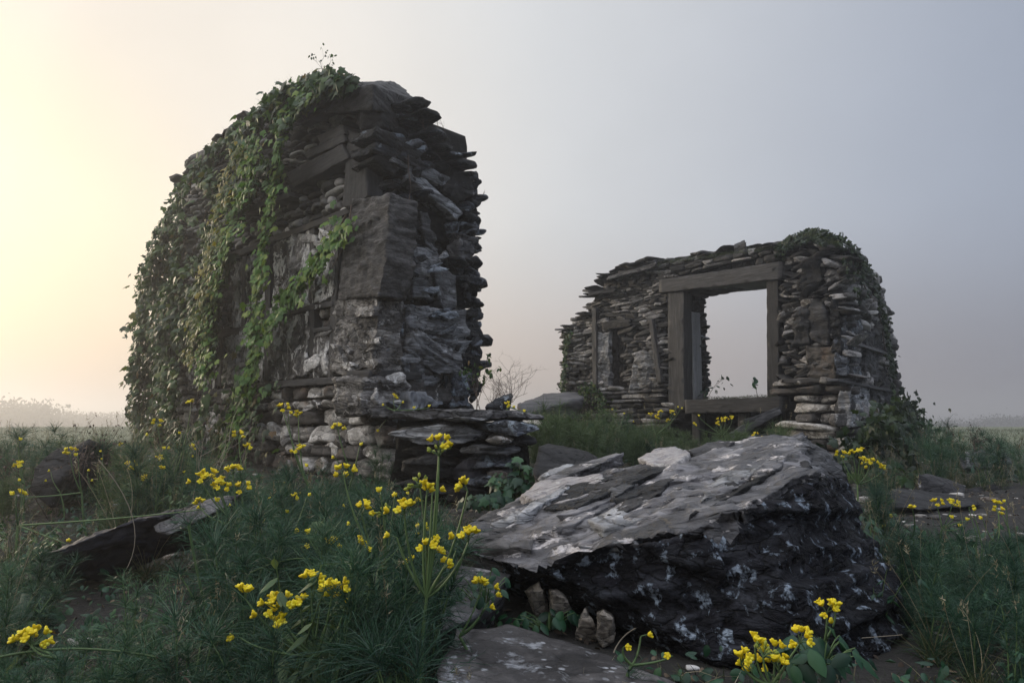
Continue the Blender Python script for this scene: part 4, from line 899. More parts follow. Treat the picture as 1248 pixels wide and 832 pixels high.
def sprig(base, H, label, spread=.5, n=7, seed=0, mat='twig', rad=.004, leafy=None, name='dead_sprig', cat='plant', depth=3, group=None):
    base = np.array(base, float); root = thing(name, base, label, cat, group); mb = MB(); tips = []
    rr = np.random.default_rng(seed)
    def grow(p, d, L, r, k):
        e = p+d*L; mid = (p+e)/2+rr.normal(size=3)*L*.08; tube(mb, bez(p, mid, e, 5), r, r*.55, 4); tips.append(e)
        if k <= 0: return
        for _ in range(rr.integers(2, 4)):
            t_ = rr.uniform(.35, 1.); dd = d+rr.normal(size=3)*spread; dd[2] = abs(dd[2])*.8+.12; dd /= np.linalg.norm(dd); grow(p+(e-p)*t_, dd, L*rr.uniform(.45, .7), r*.6, k-1)
    for _ in range(n):
        d = np.array([rr.normal()*spread, rr.normal()*spread, 1.]); d /= np.linalg.norm(d); grow(base+rr.normal(size=3)*[.03, .03, 0], d, H*rr.uniform(.4, .75), rad, depth)
    mb.build('branches', M[mat], root)
    if leafy:
        t_ = np.array(tips); t_ = np.repeat(t_, leafy[1], 0)+rr.normal(size=(len(tips)*leafy[1], 3))*leafy[2]
        m2 = MB(); add_leaves(m2, t_, rng.normal(size=t_.shape)+[0, 0, .6], rng.uniform(*leafy[3], len(t_)), (OVAL, OVALF)); m2.build('leaves', M[leafy[0]], root)
    return root
sprig(PR.at(518, 165, 0), .35, 'dead twigs sticking up from the broken top edge, upper clump', seed=1, n=4, depth=2, rad=.003)
sprig(PR.at(536, 186, 0), .35, 'dead twigs sticking up from the broken top edge, lower clump', seed=2, n=5, depth=2, rad=.003)
sprig(PR.at(583, 245, 0), .22, 'single dead sprig at the outer edge of the broken wall end', seed=3, n=1, depth=2, rad=.003)
sprig(PL.at(392, 96, 0), .45, 'small sprig standing above the ivy at the highest point of the tall ruin', seed=4, n=2, depth=2, leafy=('ivy', 2, .02, (.03, .05)), rad=.004, name='sprig')
sprig(PW.at(925, 487, -.2), .55, 'lone leafy seedling growing on the window sill', seed=5, n=1, depth=1, leafy=('broad', 2, .04, (.09, .14)), rad=.006, name='seedling')
sprig(PW.at(862, 487, -.3), .5, 'little leafy plant in the left corner of the window opening', seed=6, n=2, depth=1, leafy=('broad', 3, .05, (.06, .1)), rad=.005, name='seedling')
sprig(at(582, 505, 6.6), .55, 'leafy sprig growing up the foot of the broken wall end', seed=7, n=3, depth=2, spread=.25, leafy=('ivy', 2, .03, (.04, .06)), rad=.004, name='sprig')
sprig(at(622, 490, 15), 1.0, 'bare grey shrub in the fog between the two ruins', seed=8, n=14, spread=.7, depth=3, rad=.006, name='bare_shrub', cat='shrub', mat='twig')
sprig(at(600, 492, 16), .7, 'low bare shrub close behind the foot of the broken wall end', seed=9, n=9, spread=.7, depth=3, rad=.006, name='bare_shrub', cat='shrub', mat='twig')
# hanging root on the broken end
for k, (pp, lb) in enumerate([([(498, 190), (500, 230), (499, 270), (500, 298)], 'thin brown root hanging over the dark recess of the broken end'), ([(428, 250), (427, 275), (420, 300), (408, 320), (405, 325)], 'thin dry vine hanging beside the corner slab')]):
    mb = MB(); q = np.array([(PR if k == 0 else PL).at(x, y, .24) for x, y in pp]); q = np.concatenate([np.linspace(q[i], q[i+1], 5) for i in range(len(q)-1)]); tube(mb, q+vfbm(q*6, 3, 2)*.02, .008, .004, 5); tag(recenter(mb.build('hanging_root', M['twig'])), lb, 'root')
mb = MB(); q = bez(PL.at(166, 398, .4), PL.at(158, 395, .5), PL.at(146, 405, .6), 8); tube(mb, q, .006, .003); tag(recenter(mb.build('loose_tendril', M['twig'])), 'loose ivy tendril reaching out left of the ivy mass', 'tendril')

# ------------------------------------------------------------------ feathery weeds
def bursts(mb, P, D, rad, n, w=.0028):
    """sprays of thread leaves at points P along directions D"""
    for p, d, r_ in zip(P, D, rad):
        d = d/np.linalg.norm(d); V = rng.normal(size=(n, 3)); V /= np.linalg.norm(V, axis=1)[:, None]; V = V+d*1.0; V /= np.linalg.norm(V, axis=1)[:, None]
        L = r_*rng.uniform(.6, 1.1, n); B = p+d*rng.uniform(-.25, .1, n)[:, None]*r_
        blades(mb, B, V, L, w, .25, 3)
        # forks: thread leaves divide
        k = n; i = rng.integers(0, n, k); t_ = rng.uniform(.35, .75, k); b2 = B[i]+V[i]*(L[i]*t_)[:, None]; b2[:, 2] -= .25*L[i]*t_**2
        V2 = V[i]+rng.normal(size=(k, 3))*.45; blades(mb, b2, V2, L[i]*rng.uniform(.3, .5, k), w*.8, .2, 2)
def feather_proto(seed, H, nst, rad, n, nb, mat='fern', name='feathery_weed'):
    e = thing(name, (0, 0, 0), None, None); mb = MB(); ms = MB()
    for s in range(nst):
        a = rng.uniform(0, 6.28); lean = rng.uniform(.05, .5); h = H*rng.uniform(.6, 1.1)
        tip = np.array([math.cos(a)*lean*h, math.sin(a)*lean*h, h]); base = np.array([math.cos(a)*.03, math.sin(a)*.03, -.03])
        c = bez(base, base*.3+tip*[.3, .3, .6], tip, 9); tube(ms, c, .004, .002, 4)
        ts = np.linspace(.3, 1, nb); P = np.array([c[min(8, int(t_*8))] for t_ in ts]); D = np.array([(tip-base)+rng.normal(size=3)*.9*h*(1.2-t_) for t_ in ts])
        bursts(mb, P, D, rad*rng.uniform(.7, 1.15, nb), n)
    mb.build('thread_leaves', M[mat], e, False); ms.build('stem', M['stem'], e); return e
protos = [feather_proto(i, H, ns, rd, n, nb) for i, (H, ns, rd, n, nb) in enumerate([(.34, 5, .15, 46, 3), (.42, 5, .14, 42, 4), (.28, 4, .17, 60, 2), (.38, 6, .12, 40, 4)])]
protop = [feather_proto(9+i, H, ns, rd, n, nb, 'fernpale') for i, (H, ns, rd, n, nb) in enumerate([(.40, 6, .11, 36, 5), (.34, 6, .10, 36, 4)])]
used = set()
def leafy_proto(seed, H, nst, size, mat, nm='leafy_weed'):
    e = thing(nm, (0, 0, 0), None, None); mb = MB(); ms = MB()
    for s in range(nst):
        a = rng.uniform(0, 6.28); tip = np.array([math.cos(a)*H*rng.uniform(.1, .6), math.sin(a)*H*rng.uniform(.1, .6), H*rng.uniform(.5, 1)]); c = bez((0, 0, -.02), tip*[.3, .3, .6], tip, 9); tube(ms, c, .003, .0015, 4)
        k = rng.integers(8, 14); t_ = rng.uniform(.2, 1, k); P = np.stack([np.interp(t_, np.linspace(0, 1, 9), c[:, i]) for i in range(3)], 1); aa = rng.uniform(0, 6.28, k); Z = np.stack([np.cos(aa)*.5, np.sin(aa)*.5, np.ones(k)], 1)
        Yv = np.stack([np.cos(aa), np.sin(aa), -.2+0*aa], 1); Z /= np.linalg.norm(Z, axis=1)[:, None]; Yv -= (Yv*Z).sum(1)[:, None]*Z; Yv /= np.linalg.norm(Yv, axis=1)[:, None]
        add_leaves(mb, P, Z, rng.uniform(*size, k)*(1.2-.6*t_), (OVAL*[.7, 1, 1], OVALF), A=np.stack([np.cross(Yv, Z), Yv, Z], 1))
    mb.build('leaves', M[mat], e); ms.build('stem', M['stem'], e); return e
def tuft_proto(L, n, w, mat, nm='grass_tuft'):
    e = thing(nm, (0, 0, 0), None, None); mb = MB(); B = rng.normal(size=(n, 3))*[.025, .025, 0]; D = rng.normal(size=(n, 3))*.42; D[:, 2] = 1
    blades(mb, B, D, L*rng.uniform(.4, 1, n), w, rng.uniform(.1, .7, n), 5); mb.build('blades', M[mat], e, False)
    ms = MB(); k = 4
    for _ in range(k):
        d = rng.normal(size=3)*.2; d[2] = 1; c = bez((0, 0, 0), d*L*.6, d*L*1.25+rng.normal(size=3)*.05, 7); tube(ms, c, .0015, .0008, 3); blades(ms, c[-1]+rng.normal(size=(14, 3))*[.004, .004, .02], rng.normal(size=(14, 3))*.5+[0, 0, 1], np.full(14, .02), .004, .1, 1)
    ms.build('seed_stalk', M['dry'], e, False); return e
leafp = [leafy_proto(1, .34, 6, (.05, .09), 'broad'), leafy_proto(2, .26, 5, (.04, .07), 'ivy'), leafy_proto(3, .42, 7, (.05, .08), 'fernpale')]
tuftp = [tuft_proto(.34, 90, .004, 'grass'), tuft_proto(.26, 70, .004, 'grass'), tuft_proto(.36, 60, .0035, 'dry')]
def put(proto, x, y, rot, s, label, group, dz=0., cat='weed'):
    o = proto if proto.name not in used else copy_tree(proto)
    used.add(o.name); o.location = (float(x), float(y), float(gz(x, y))+dz); o.rotation_euler = (rng.normal()*.1, rng.normal()*.1, rot); o.scale = (s, s, s*rng.uniform(.9, 1.1)); tag(o, label, cat, group); return o
AVOID = [([(30, 600), (265, 588), (275, 690), (60, 720)], 3.6), ([(30, 528), (140, 528), (140, 585), (30, 590)], 5.6), ([(440, 485), (660, 485), (650, 608), (470, 600)], 6), ([(270, 440), (470, 440), (460, 562), (270, 572)], 9), ([(545, 620), (640, 590), (720, 700), (690, 780), (525, 790)], 3.4), ([(815, 470), (950, 470), (950, 514), (815, 514)], 12), ([(735, 380), (820, 380), (820, 500), (735, 500)], 14), ([(1095, 570), (1260, 575), (1260, 628), (1060, 622)], 6.9)]
def weeds(poly, n, dr, label, group, pr, sc=(.8, 1.25), mind=.0, dist=.14):
    """pixels of plant feet inside poly, dropped on to the ground at depth by ray casting gz"""
    done = []; tries = 0
    while len(done) < n and tries < n*60:
        tries += 1
        X_ = rng.uniform(*dr[0]); Y_ = rng.uniform(*dr[1]); q = proj([[X_, Y_, float(gz(X_, Y_))+.15]])
        if not inpoly(q, poly)[0]: continue
        q2 = proj([[X_, Y_, float(gz(X_, Y_))+t_] for t_ in (.18*sc[1], .38*sc[1])])
        if any(Y_ < ya and inpoly(q2, a_).any() for a_, ya in AVOID): continue
        if any((X_-a)**2+(Y_-b)**2 < dist**2 for a, b in done): continue
        done.append((X_, Y_)); put(pr[rng.integers(len(pr))], X_, Y_, rng.uniform(0, 6.28), rng.uniform(*sc), label, group)
weeds([(250, 560), (470, 560), (520, 640), (560, 760), (545, 900), (130, 900), (150, 760), (240, 680)], 64, ((-2.6, .0), (1.85, 4.6)), 'feathery blue-green weed in the thicket of the lower left foreground', 'feathery weeds of the left foreground', protos, (.75, 1.25), dist=.15)
weeds([(0, 640), (150, 700), (190, 900), (0, 900)], 12, ((-2.4, -1.0), (1.8, 3.4)), 'small feathery weed in the dark lower left corner below the long slab', 'feathery weeds of the lower left corner', protos, (.45, .8), dist=.18)
weeds([(0, 570), (60, 560), (250, 560), (260, 620), (0, 660)], 26, ((-6.5, -2.2), (4.0, 7.5)), 'feathery weed between the long dark slab and the ivy foot', 'feathery weeds before the ivy', protos+protop, (.9, 1.4), dist=.3)
weeds([(300, 560), (500, 560), (500, 640), (300, 640)], 16, ((-2.8, -.7), (4.6, 6.6)), 'feathery weed growing right at the foot of the tall ruin', 'feathery weeds at the foot of the tall ruin', protos, (.7, 1.1), dist=.22)
weeds([(655, 505), (960, 505), (960, 560), (760, 560), (655, 560)], 60, ((.2, 4.2), (6.6, 11.5)), 'bushy pale green weed in the hollow between the great boulder and the window wall', 'bushy weeds behind the great boulder', protop+protop+protos[:1], (.8, 1.4), dist=.25)
weeds([(650, 500), (730, 500), (740, 560), (655, 560)], 14, ((.2, 1.7), (6.8, 10)), 'tall pale green weed left of the window wall, over the low slab', 'tall weeds left of the window wall', protop, (1.4, 2.0), dist=.25)
weeds([(1060, 600), (1248, 610), (1260, 780), (1100, 720)], 34, ((1.9, 5.2), (3.0, 6.0)), 'feathery weed on the slope right of the great boulder', 'feathery weeds right of the great boulder', protos, (.55, .95), dist=.2)
weeds([(1100, 700), (1300, 690), (1300, 900), (1100, 900)], 26, ((1.55, 3.2), (2.1, 3.6)), 'dark feathery weed in the lower right corner', 'weeds of the lower right corner', protos, (.4, .8), dist=.15)
weeds([(1100, 545), (1260, 545), (1260, 590), (1100, 590)], 14, ((4.2, 9), (7.2, 11)), 'dark weed in the fog beyond the right path', 'weeds beyond the right path', protos, (.8, 1.3), dist=.35)
weeds([(130, 560), (560, 560), (560, 900), (0, 900), (0, 620)], 26, ((-2.8, .0), (1.85, 5)), 'leafy weed among the feathery growth of the left foreground', 'leafy weeds of the left foreground', leafp, (.7, 1.2), dist=.3)
weeds([(0, 560), (560, 560), (560, 900), (0, 900)], 34, ((-3.2, .0), (1.85, 5.5)), 'grass tuft with thin seed stalks in the left foreground', 'grass tufts of the left foreground', tuftp, (.7, 1.25), dist=.25)
weeds([(0, 640), (300, 640), (300, 900), (0, 900)], 16, ((-2.4, -.7), (1.8, 3.6)), 'low dark leafy weed below the long blue-black slab', 'low leafy weeds below the long slab', leafp[:2], (.35, .6), dist=.2)
weeds([(0, 530), (260, 530), (260, 640), (0, 660)], 26, ((-7.5, -2.0), (4.2, 9)), 'grass tuft around the dark humped rock at far left', 'grass tufts around the humped rock', tuftp, (1.0, 1.6), dist=.3)
weeds([(1060, 560), (1260, 560), (1260, 900), (1060, 900)], 40, ((1.5, 5.5), (2.1, 8)), 'grass tuft on the slope right of the great boulder', 'grass tufts right of the great boulder', tuftp, (.6, 1.1), dist=.25)
weeds([(1060, 600), (1260, 600), (1260, 900), (1060, 900)], 26, ((1.5, 5.5), (2.1, 6)), 'leafy weed on the slope right of the great boulder', 'leafy weeds right of the great boulder', leafp[:2], (.5, .95), dist=.25)
weeds([(655, 505), (960, 505), (960, 560), (655, 560)], 22, ((.2, 4.2), (6.6, 11.5)), 'grass tuft in the hollow before the window wall', 'grass tufts before the window wall', tuftp, (1.0, 1.6), dist=.3)
for p_ in protos+protop+leafp+tuftp: assert p_.name in used

# grass and ground cover (stuff)
def grass_mesh(n, xr, yr, ln, w, name, mat, label, dens=None, seed=0, lean=.6):
    x = rng.uniform(*xr, n); y = rng.uniform(*yr, n)
    k = (np.abs(x) < .85*y+.8)
    if not name.endswith('~'):
        zz = gz(x, y); qq = proj(np.stack([x, y, zz+.1], -1)); q3 = proj(np.stack([x, y, zz+.2], -1))
        for a_, ya in AVOID[:2]+AVOID[3:5]+AVOID[7:]: k &= ~((inpoly(qq, a_) | inpoly(q3, a_)) & (y < ya)) | (rng.random(n) < .12)
    if dens is not None: k &= dens(x, y)
    x, y = x[k], y[k]; B = np.stack([x, y, gz(x, y)-.01], -1); D = rng.normal(size=(len(x), 3))*lean; D[:, 2] = 1
    cl = .5+.5*fbm(np.stack([x*1.2, y*1.2, x*0], -1), 77+seed, 3)
    L = rng.uniform(*ln, len(x))*(.4+.9*cl)
    mb = MB(); blades(mb, B, D, L, w, .45, 3); tag(mb.build(name, M[mat], smooth=False), label, kind='stuff')
path = lambda x, y: ~((x > 2.9) & (y > 4.9) & (y < 7.6))
on_b = lambda x, y: ~((x > .0) & (x < 1.75) & (y > 2.5) & (y < 4.3)) & path(x, y)
grass_mesh(3500, (-4, 4), (1.5, 5), (.12, .34), .0035, 'grass', 'dry', 'pale dry grass blades and dead stalks among the foreground weeds', on_b, 4, .9)
grass_mesh(5000, (-8, 9), (5, 12), (.15, .45), .005, 'grass', 'dry', 'pale dry grass stalks around the ruins', path, 5, .7)
grass_mesh(34000, (-4, 5), (1.3, 5), (.05, .2), .0035, 'grass', 'grass', 'thin dark grass of the foreground', on_b)
grass_mesh(36000, (-9, 11), (4.6, 13), (.07, .26), .005, 'grass', 'grass', 'meadow grass around the ruins', path, 1)
grass_mesh(30000, (-34, 34), (12, 36), (.10, .34), .012, 'grass', 'grass', 'meadow grass fading into the fog', None, 2)
# low leafy ground cover
def cover(n, xr, yr, sz, label, mat='broad', h=.1):
    x = rng.uniform(*xr, n); y = rng.uniform(*yr, n); k = on_b(x, y) & (fbm(np.stack([x, y, x*0], -1)*1.1, 31, 3) > -.1) & (np.abs(x) < .85*y+.8); x, y = x[k], y[k]
    P = np.stack([x, y, gz(x, y)+rng.uniform(0, h, len(x))], -1); Z = rng.normal(size=P.shape)*.5+[0, -.3, 1]
    A = frames(Z); mb = MB(); add_leaves(mb, P, Z, rng.uniform(*sz, len(x)), (OVAL, OVALF), A=A); tag(mb.build('ground_cover', M[mat]), label, kind='stuff')
lx = rng.uniform(-5, 6, 9000); ly = rng.uniform(1.4, 9, 9000); lP = np.stack([lx, ly, gz(lx, ly)+rng.uniform(.002, .02, 9000)], -1); lZ = rng.normal(size=lP.shape)*.35+[0, 0, 1]; mb = MB(); add_leaves(mb, lP, lZ, rng.uniform(.015, .05, 9000), (OVAL, OVALF)); tag(mb.build('leaf_litter', M['litter']), 'dead brown leaves and bits of stem lying on the soil', kind='stuff')
cover(9000, (-4, 5), (1.4, 5.5), (.02, .06), 'low dark leaves covering the soil of the foreground')
cover(5200, (-8, 10), (5, 12), (.04, .09), 'low leaves covering the soil around the ruins')

# broad-leaved clumps
def clump(c, n, rad, size, label, mat='broad', shape=(IVY, IVYF), h=.2, name='leafy_plant'):
    c = np.array(c, float); root = thing(name, c, label, 'plant'); P = []; ms = MB()
    for i in range(n):
        a = rng.uniform(0, 6.28); r_ = rad*math.sqrt(rng.random()); p = c+np.array([math.cos(a)*r_, math.sin(a)*r_*.6, h*rng.uniform(.3, 1)*(1-.4*r_/rad)]); P.append(p)
        tube(ms, bez(c+(p-c)*[.3, .3, 0], c+(p-c)*[.5, .5, .8], p, 5), .003, .002, 3)
    P = np.array(P); Z = (P-c)*[1, 1, .4]+rng.normal(size=P.shape)*.05+[0, -.12, .12]; mb = MB(); add_leaves(mb, P, Z, rng.uniform(*size, n), shape); mb.build('leaves', M[mat], root); ms.build('stalks', M['stem'], root)
def gp(px, py, Y): p = at(px, py, Y); return np.array([p[0], p[1], float(gz(p[0], p[1]))])
clump(at(632, 612, 5.1), 70, .2, (.05, .10), 'dark broad ivy-like leaves growing at the right foot of the slate stack', h=.34)
clump(at(598, 622, 4.9), 50, .25, (.05, .09), 'dark leaves under the lowest slate of the stack', h=.15)
clump(gp(30, 705, 3.0), 16, .15, (.06, .12), 'broad green leaves just below the left tip of the long slab', h=.16)
clump(gp(60, 800, 2.2), 24, .25, (.08, .14), 'dark bluish leaves in the lower left corner', h=.1)
clump(gp(245, 815, 2.0), 16, .12, (.06, .1), 'jagged green leaves at the bottom edge among the feathery weeds', h=.08)
clump(at(1000, 815, 2.25), 34, .13, (.05, .09), 'pointed dark green leaves at the foot of the great boulder', h=.14, shape=(OVAL, OVALF))
clump(at(590, 745, 2.8), 30, .13, (.03, .05), 'small dark leaves beside the tan stones', h=.2, shape=(OVAL, OVALF))
clump(at(668, 766, 2.9), 26, .16, (.04, .07), 'small leaves before the tan stones', h=.1, shape=(OVAL, OVALF))
clump(at(385, 660, 3.0), 9, .06, (.05, .08), 'single pale green lobed leaf cluster within the feathery weeds', h=.1, mat='fernpale')
clump(gp(1180, 700, 4.2), 40, .4, (.05, .09), 'leafy dark weeds on the right slope', h=.15, shape=(OVAL, OVALF))
clump(gp(1080, 570, 7.5), 60, .5, (.07, .12), 'green leaves at the foot of the ivy bush by the window ruin', h=.3, mat='ivy')

# ------------------------------------------------------------------ yellow flowers
def ellips(nu=7, nv=5):
    V = [];
    for i in range(nv+1):
        for j in range(nu): V.append((math.sin(math.pi*i/nv)*math.cos(2*math.pi*j/nu), math.sin(math.pi*i/nv)*math.sin(2*math.pi*j/nu), -math.cos(math.pi*i/nv)))
    Q = [[i*nu+j, i*nu+(j+1) % nu, (i+1)*nu+(j+1) % nu, (i+1)*nu+j] for i in range(nv) for j in range(nu)]
    return np.array(V), np.array(Q)
EL = ellips()
def head_meshes(seed, nf, rad, kind):
    rr = np.random.default_rng(seed); mp = MB(); ms = MB()
    for i in range(nf):
        a = i*2.4+rr.uniform(-.3, .3); el = .35+1.1*rr.random(); d = np.array([math.cos(a)*math.cos(el), math.sin(a)*math.cos(el), math.sin(el)*.75]); e = d*rad*rr.uniform(.55, .95)
        tube(ms, bez((0, 0, 0), e*[.4, .4, .8], e, 4), .0012, .0009, 3)
        npet = 5 if kind == 'open' else 1
        if kind == 'open': mp.add(e+EL[0]*.0055+d/np.linalg.norm(d)*.002, EL[1], None, .1)
        for k in range(npet):
            b = rr.uniform(0, .6)+k*2*math.pi/npet; up = d/np.linalg.norm(d)
            s1 = np.cross(up, [0, 0, 1.]); s1 /= np.linalg.norm(s1)+1e-6; s2 = np.cross(up, s1)
            if kind == 'open': dirp = up*.75+(s1*math.cos(b)+s2*math.sin(b))*.8
            else: dirp = up
            dirp /= np.linalg.norm(dirp); sz = (.0062 if kind == 'open' else .0045)*rr.uniform(.8, 1.25)
            ax = np.cross(dirp, up+.01); ax /= np.linalg.norm(ax)+1e-6; ay = np.cross(dirp, ax)
            V = EL[0]*[sz*.62, sz*(.38 if kind == 'open' else .62), sz*1.0]; W = e+dirp*sz*.8+V[:, :1]*ax+V[:, 1:2]*ay+V[:, 2:]*dirp
            mp.add(W, EL[1], None, rr.random())
    return mp, ms
HM = []
for i, (nf, rd, kd) in enumerate([(6, .040, 'open'), (5, .036, 'open'), (7, .044, 'open'), (4, .030, 'open'), (1, .026, 'open'), (12, .034, 'bud'), (1, .02, 'open')]):
    mp, ms = head_meshes(i+50, nf, rd, kd); V, Q, T, r_ = mp.arrays(); V2, Q2, T2_, r2 = ms.arrays()
    HM.append((new_mesh('petals', V, Q, T, r_), new_mesh('pedicels', V2, Q2, T2_, r2)))
    HM[-1][0].materials.append(M['petal'] if kd == 'open' else M['bud']); HM[-1][1].materials.append(M['stem'])
def flower(base, heads, label, s=1.0, joint=None, group='yellow flowers', leafy=True):
    """heads: list of (world point, type). every plant: stems, heads with petals and pedicels, thread leaves"""
    base = np.array(base, float); root = thing('yellow_flower', base, label, 'flower', group); ms = MB()
    j = np.array(joint, float) if joint is not None else base+(np.mean([h[0] for h in heads], 0)-base)*.45
    tube(ms, bez(base, (base+j)/2+rng.normal(size=3)*.02, j, 8), .0045*s, .0034*s, 5)
    for p, ty in heads:
        p = np.array(p); m_ = (j+p)/2+(p-j)*[.15, .15, -.12]+rng.normal(size=3)*.012; c = bez(j, m_, p, 9); tube(ms, c, .003*s, .0017*s, 4)
        d = Vector(c[-1]-c[-2]).normalized(); a = HM[ty]
        ho = bpy.data.objects.new('flower_head', a[0]); COL.objects.link(ho); ho.parent = root; ho.location = Vector(p-base); q = Vector((d.x*.4+rng.normal()*.3, d.y*.4-.25+rng.normal()*.3, 1)).to_track_quat('Z', 'Y').to_euler(); q.z += rng.uniform(0, 6); ho.rotation_euler = q
        ho.scale = (s, s, s); po = bpy.data.objects.new('pedicels', a[1]); COL.objects.link(po); po.parent = ho
    ms.build('stem', M['stem'], root)
    if leafy:
        mb = MB(); H_ = j-base; bursts(mb, [base+H_*t_ for t_ in (.3, .6, .9)], [H_+rng.normal(size=3)*.1 for _ in range(3)], [.07*s]*3, 22, .0018); mb.build('thread_leaves', M['fern'], root, False)
FL = [
 ((512, 800, 2.05), 2.05, (520, 728, 2.05), [(535, 556, 5), (535, 549, 1), (570, 598, 3), (571, 660, 0), (523, 676, 2), (493, 627, 0), (512, 594, 5), (520, 603, 3), (527, 600, 6), (484, 655, 6), (559, 690, 6), (541, 691, 4), (533, 657, 6), (546, 688, 6)], 'tall branching yellow flower with many heads at the centre foreground, before the slate stack'),
 ((600, 800, 2.3), 2.3, (560, 775, 2.3), [(586, 720, 0), (597, 729, 6), (589, 742, 6)], 'yellow flower leaning right towards the great boulder, above the lichen-spotted slab'),
 ((500, 760, 2.5), 2.5, (470, 690, 2.5), [(419, 581, 2), (441, 626, 1), (464, 602, 4), (481, 607, 6), (436, 668, 3), (447, 674, 4), (437, 683, 4), (471, 628, 5)], 'yellow flower with one wide flat head reaching left of the central flower'),
 ((395, 850, 2.0), 2.0, (385, 800, 2.0), [(380, 714, 0), (367, 742, 3), (405, 725, 2), (412, 732, 1), (420, 741, 4), (338, 742, 2), (333, 752, 0), (338, 766, 3), (299, 729, 3), (293, 777, 6)], 'yellow flower with a cluster of full heads at the bottom centre-left'),
 ((420, 760, 2.6), 2.6, (440, 720, 2.6), [(403, 670, 1), (378, 653, 4), (367, 667, 6), (372, 649, 6)], 'small yellow flower above the bottom cluster, behind feathery leaves'),
 ((300, 680, 3.3), 3.3, (290, 640, 3.3), [(246, 588, 0), (256, 584, 1), (270, 600, 2), (284, 578, 0), (266, 592, 3), (262, 613, 4), (244, 618, 3), (295, 600, 1), (315, 641, 4)], 'yellow flower cluster over the right end of the long dark slab'),
 ((290, 610, 4.2), 4.2, (298, 590, 4.2), [(291, 535, 1), (300, 549, 3)], 'slender yellow flower standing before the base masonry'),
 ((378, 620, 4.3), 4.3, (375, 590, 4.3), [(345, 501, 1), (351, 506, 4), (367, 551, 0), (377, 570, 4), (364, 509, 3)], 'yellow flower reaching up to the whitish panels of the tall ruin'),
 ((420, 610, 4.4), 4.4, (430, 580, 4.4), [(412, 525, 2), (438, 545, 4), (410, 560, 4)], 'yellow flower before the corner of the tall ruin'),
 ((215, 620, 5.0), 5.0, (212, 580, 5.0), [(192, 519, 1), (183, 532, 4), (198, 548, 4), (193, 562, 3), (175, 586, 3), (159, 570, 1), (233, 494, 3), (202, 549, 4), (222, 530, 4)], 'thin yellow flower scrambling before the foot of the dark ivy'),
 ((60, 850, 1.9), 1.9, (70, 800, 1.9), [(37, 784, 0), (38, 787, 2)], 'single bushy yellow flower in the lower left corner'),
 ((110, 640, 4.4), 4.4, (100, 600, 4.4), [(86, 555, 1), (24, 605, 3), (95, 557, 4)], 'yellow flower in front of the dark humped rock at far left'),
 ((30, 620, 5.0), 5.0, (30, 590, 5.0), [(24, 570, 1), (20, 571, 3), (22, 538, 4)], 'pale yellow flower at the left edge of the meadow'),
 ((940, 870, 2.0), 2.0, (940, 835, 2.0), [(975, 783, 0), (943, 801, 1), (920, 790, 3), (903, 808, 3), (916, 818, 1), (949, 816, 0), (930, 800, 5), (940, 822, 4)], 'yellow flower cluster at the bottom edge before the black face of the great boulder'),
 ((1005, 800, 2.35), 2.35, (1005, 780, 2.35), [(1008, 747, 1), (1018, 746, 3), (1007, 762, 4)], 'small yellow flower over the pointed leaves at the foot of the great boulder'),
 ((1040, 610, 4.8), 4.8, (1045, 590, 4.8), [(1026, 558, 1), (1040, 556, 3), (1052, 565, 0), (1060, 567, 2), (1048, 553, 3), (1075, 573, 3), (1052, 572, 4)], 'bright yellow flower cluster right behind the peak of the great boulder'),
 ((1150, 660, 4.6), 4.6, (1148, 645, 4.6), [(1142, 617, 1), (1160, 617, 2), (1163, 632, 4), (1170, 643, 4), (1178, 635, 4)], 'yellow flower on the path before the brownish block'),
 ((1085, 660, 4.6), 4.6, (1085, 650, 4.6), [(1078, 645, 4), (1083, 632, 4), (1139, 670, 4)], 'tiny yellow flower beside the right edge of the great boulder'),
 ((800, 545, 8.2), 8.2, (800, 530, 8.2), [(793, 508, 0), (806, 505, 2), (818, 505, 1), (800, 512, 3), (824, 497, 4), (829, 499, 4), (815, 515, 3)], 'yellow flower cluster before the stone courses left of the window'),
 ((880, 545, 8.4), 8.4, (880, 530, 8.4), [(877, 514, 1), (884, 513, 2), (892, 512, 1), (873, 519, 3), (845, 519, 3), (852, 508, 4)], 'yellow flower cluster below the window sill'),
 ((925, 555, 8.0), 8.0, (925, 545, 8.0), [(921, 532, 1), (928, 536, 3), (932, 541, 4)], 'yellow flower beside the pale pointed stone'),
 ((755, 530, 9.2), 9.2, (755, 520, 9.2), [(748, 500, 4), (760, 505, 4), (770, 515, 4)], 'faint yellow flower before the niche of the window wall'),
 ((480, 505, 6.1), 6.1, (482, 500, 6.1), [(470, 495, 4), (480, 486, 3), (488, 492, 4), (505, 499, 4), (522, 497, 4), (459, 527, 4)], 'small orange-yellow flower on the left end of the topmost slate'),
 ((620, 500, 6.0), 6.0, (620, 496, 6.0), [(617, 495, 3), (628, 498, 4), (640, 503, 4)], 'small yellow flower on the right end of the topmost slate'),
 ((760, 850, 2.2), 2.2, (770, 810, 2.2), [(760, 788, 6), (781, 775, 6), (820, 799, 6)], 'thin stalk with tiny yellow buds in the dark under the great boulder'),
 ((20, 700, 3.6), 3.6, (22, 640, 3.6), [(20, 604, 4), (79, 662, 6), (250, 620, 6)], 'low yellow flower at the left edge above the long dark slab'),
]
for b, Yd, jt_, hs, lb in FL:
    bp = at(*b); bp[2] = min(bp[2], float(gz(bp[0], bp[1]))) if b[2] not in (6.1, 6.0) else bp[2]
    flower(bp, [(at(x, y, Yd+rng.uniform(-.04, .04)*Yd*.3), ty) for x, y, ty in hs], lb, 1.5 if Yd < 3 else 1.65 if Yd < 6 else 1.7, at(*jt_), leafy=Yd < 6)
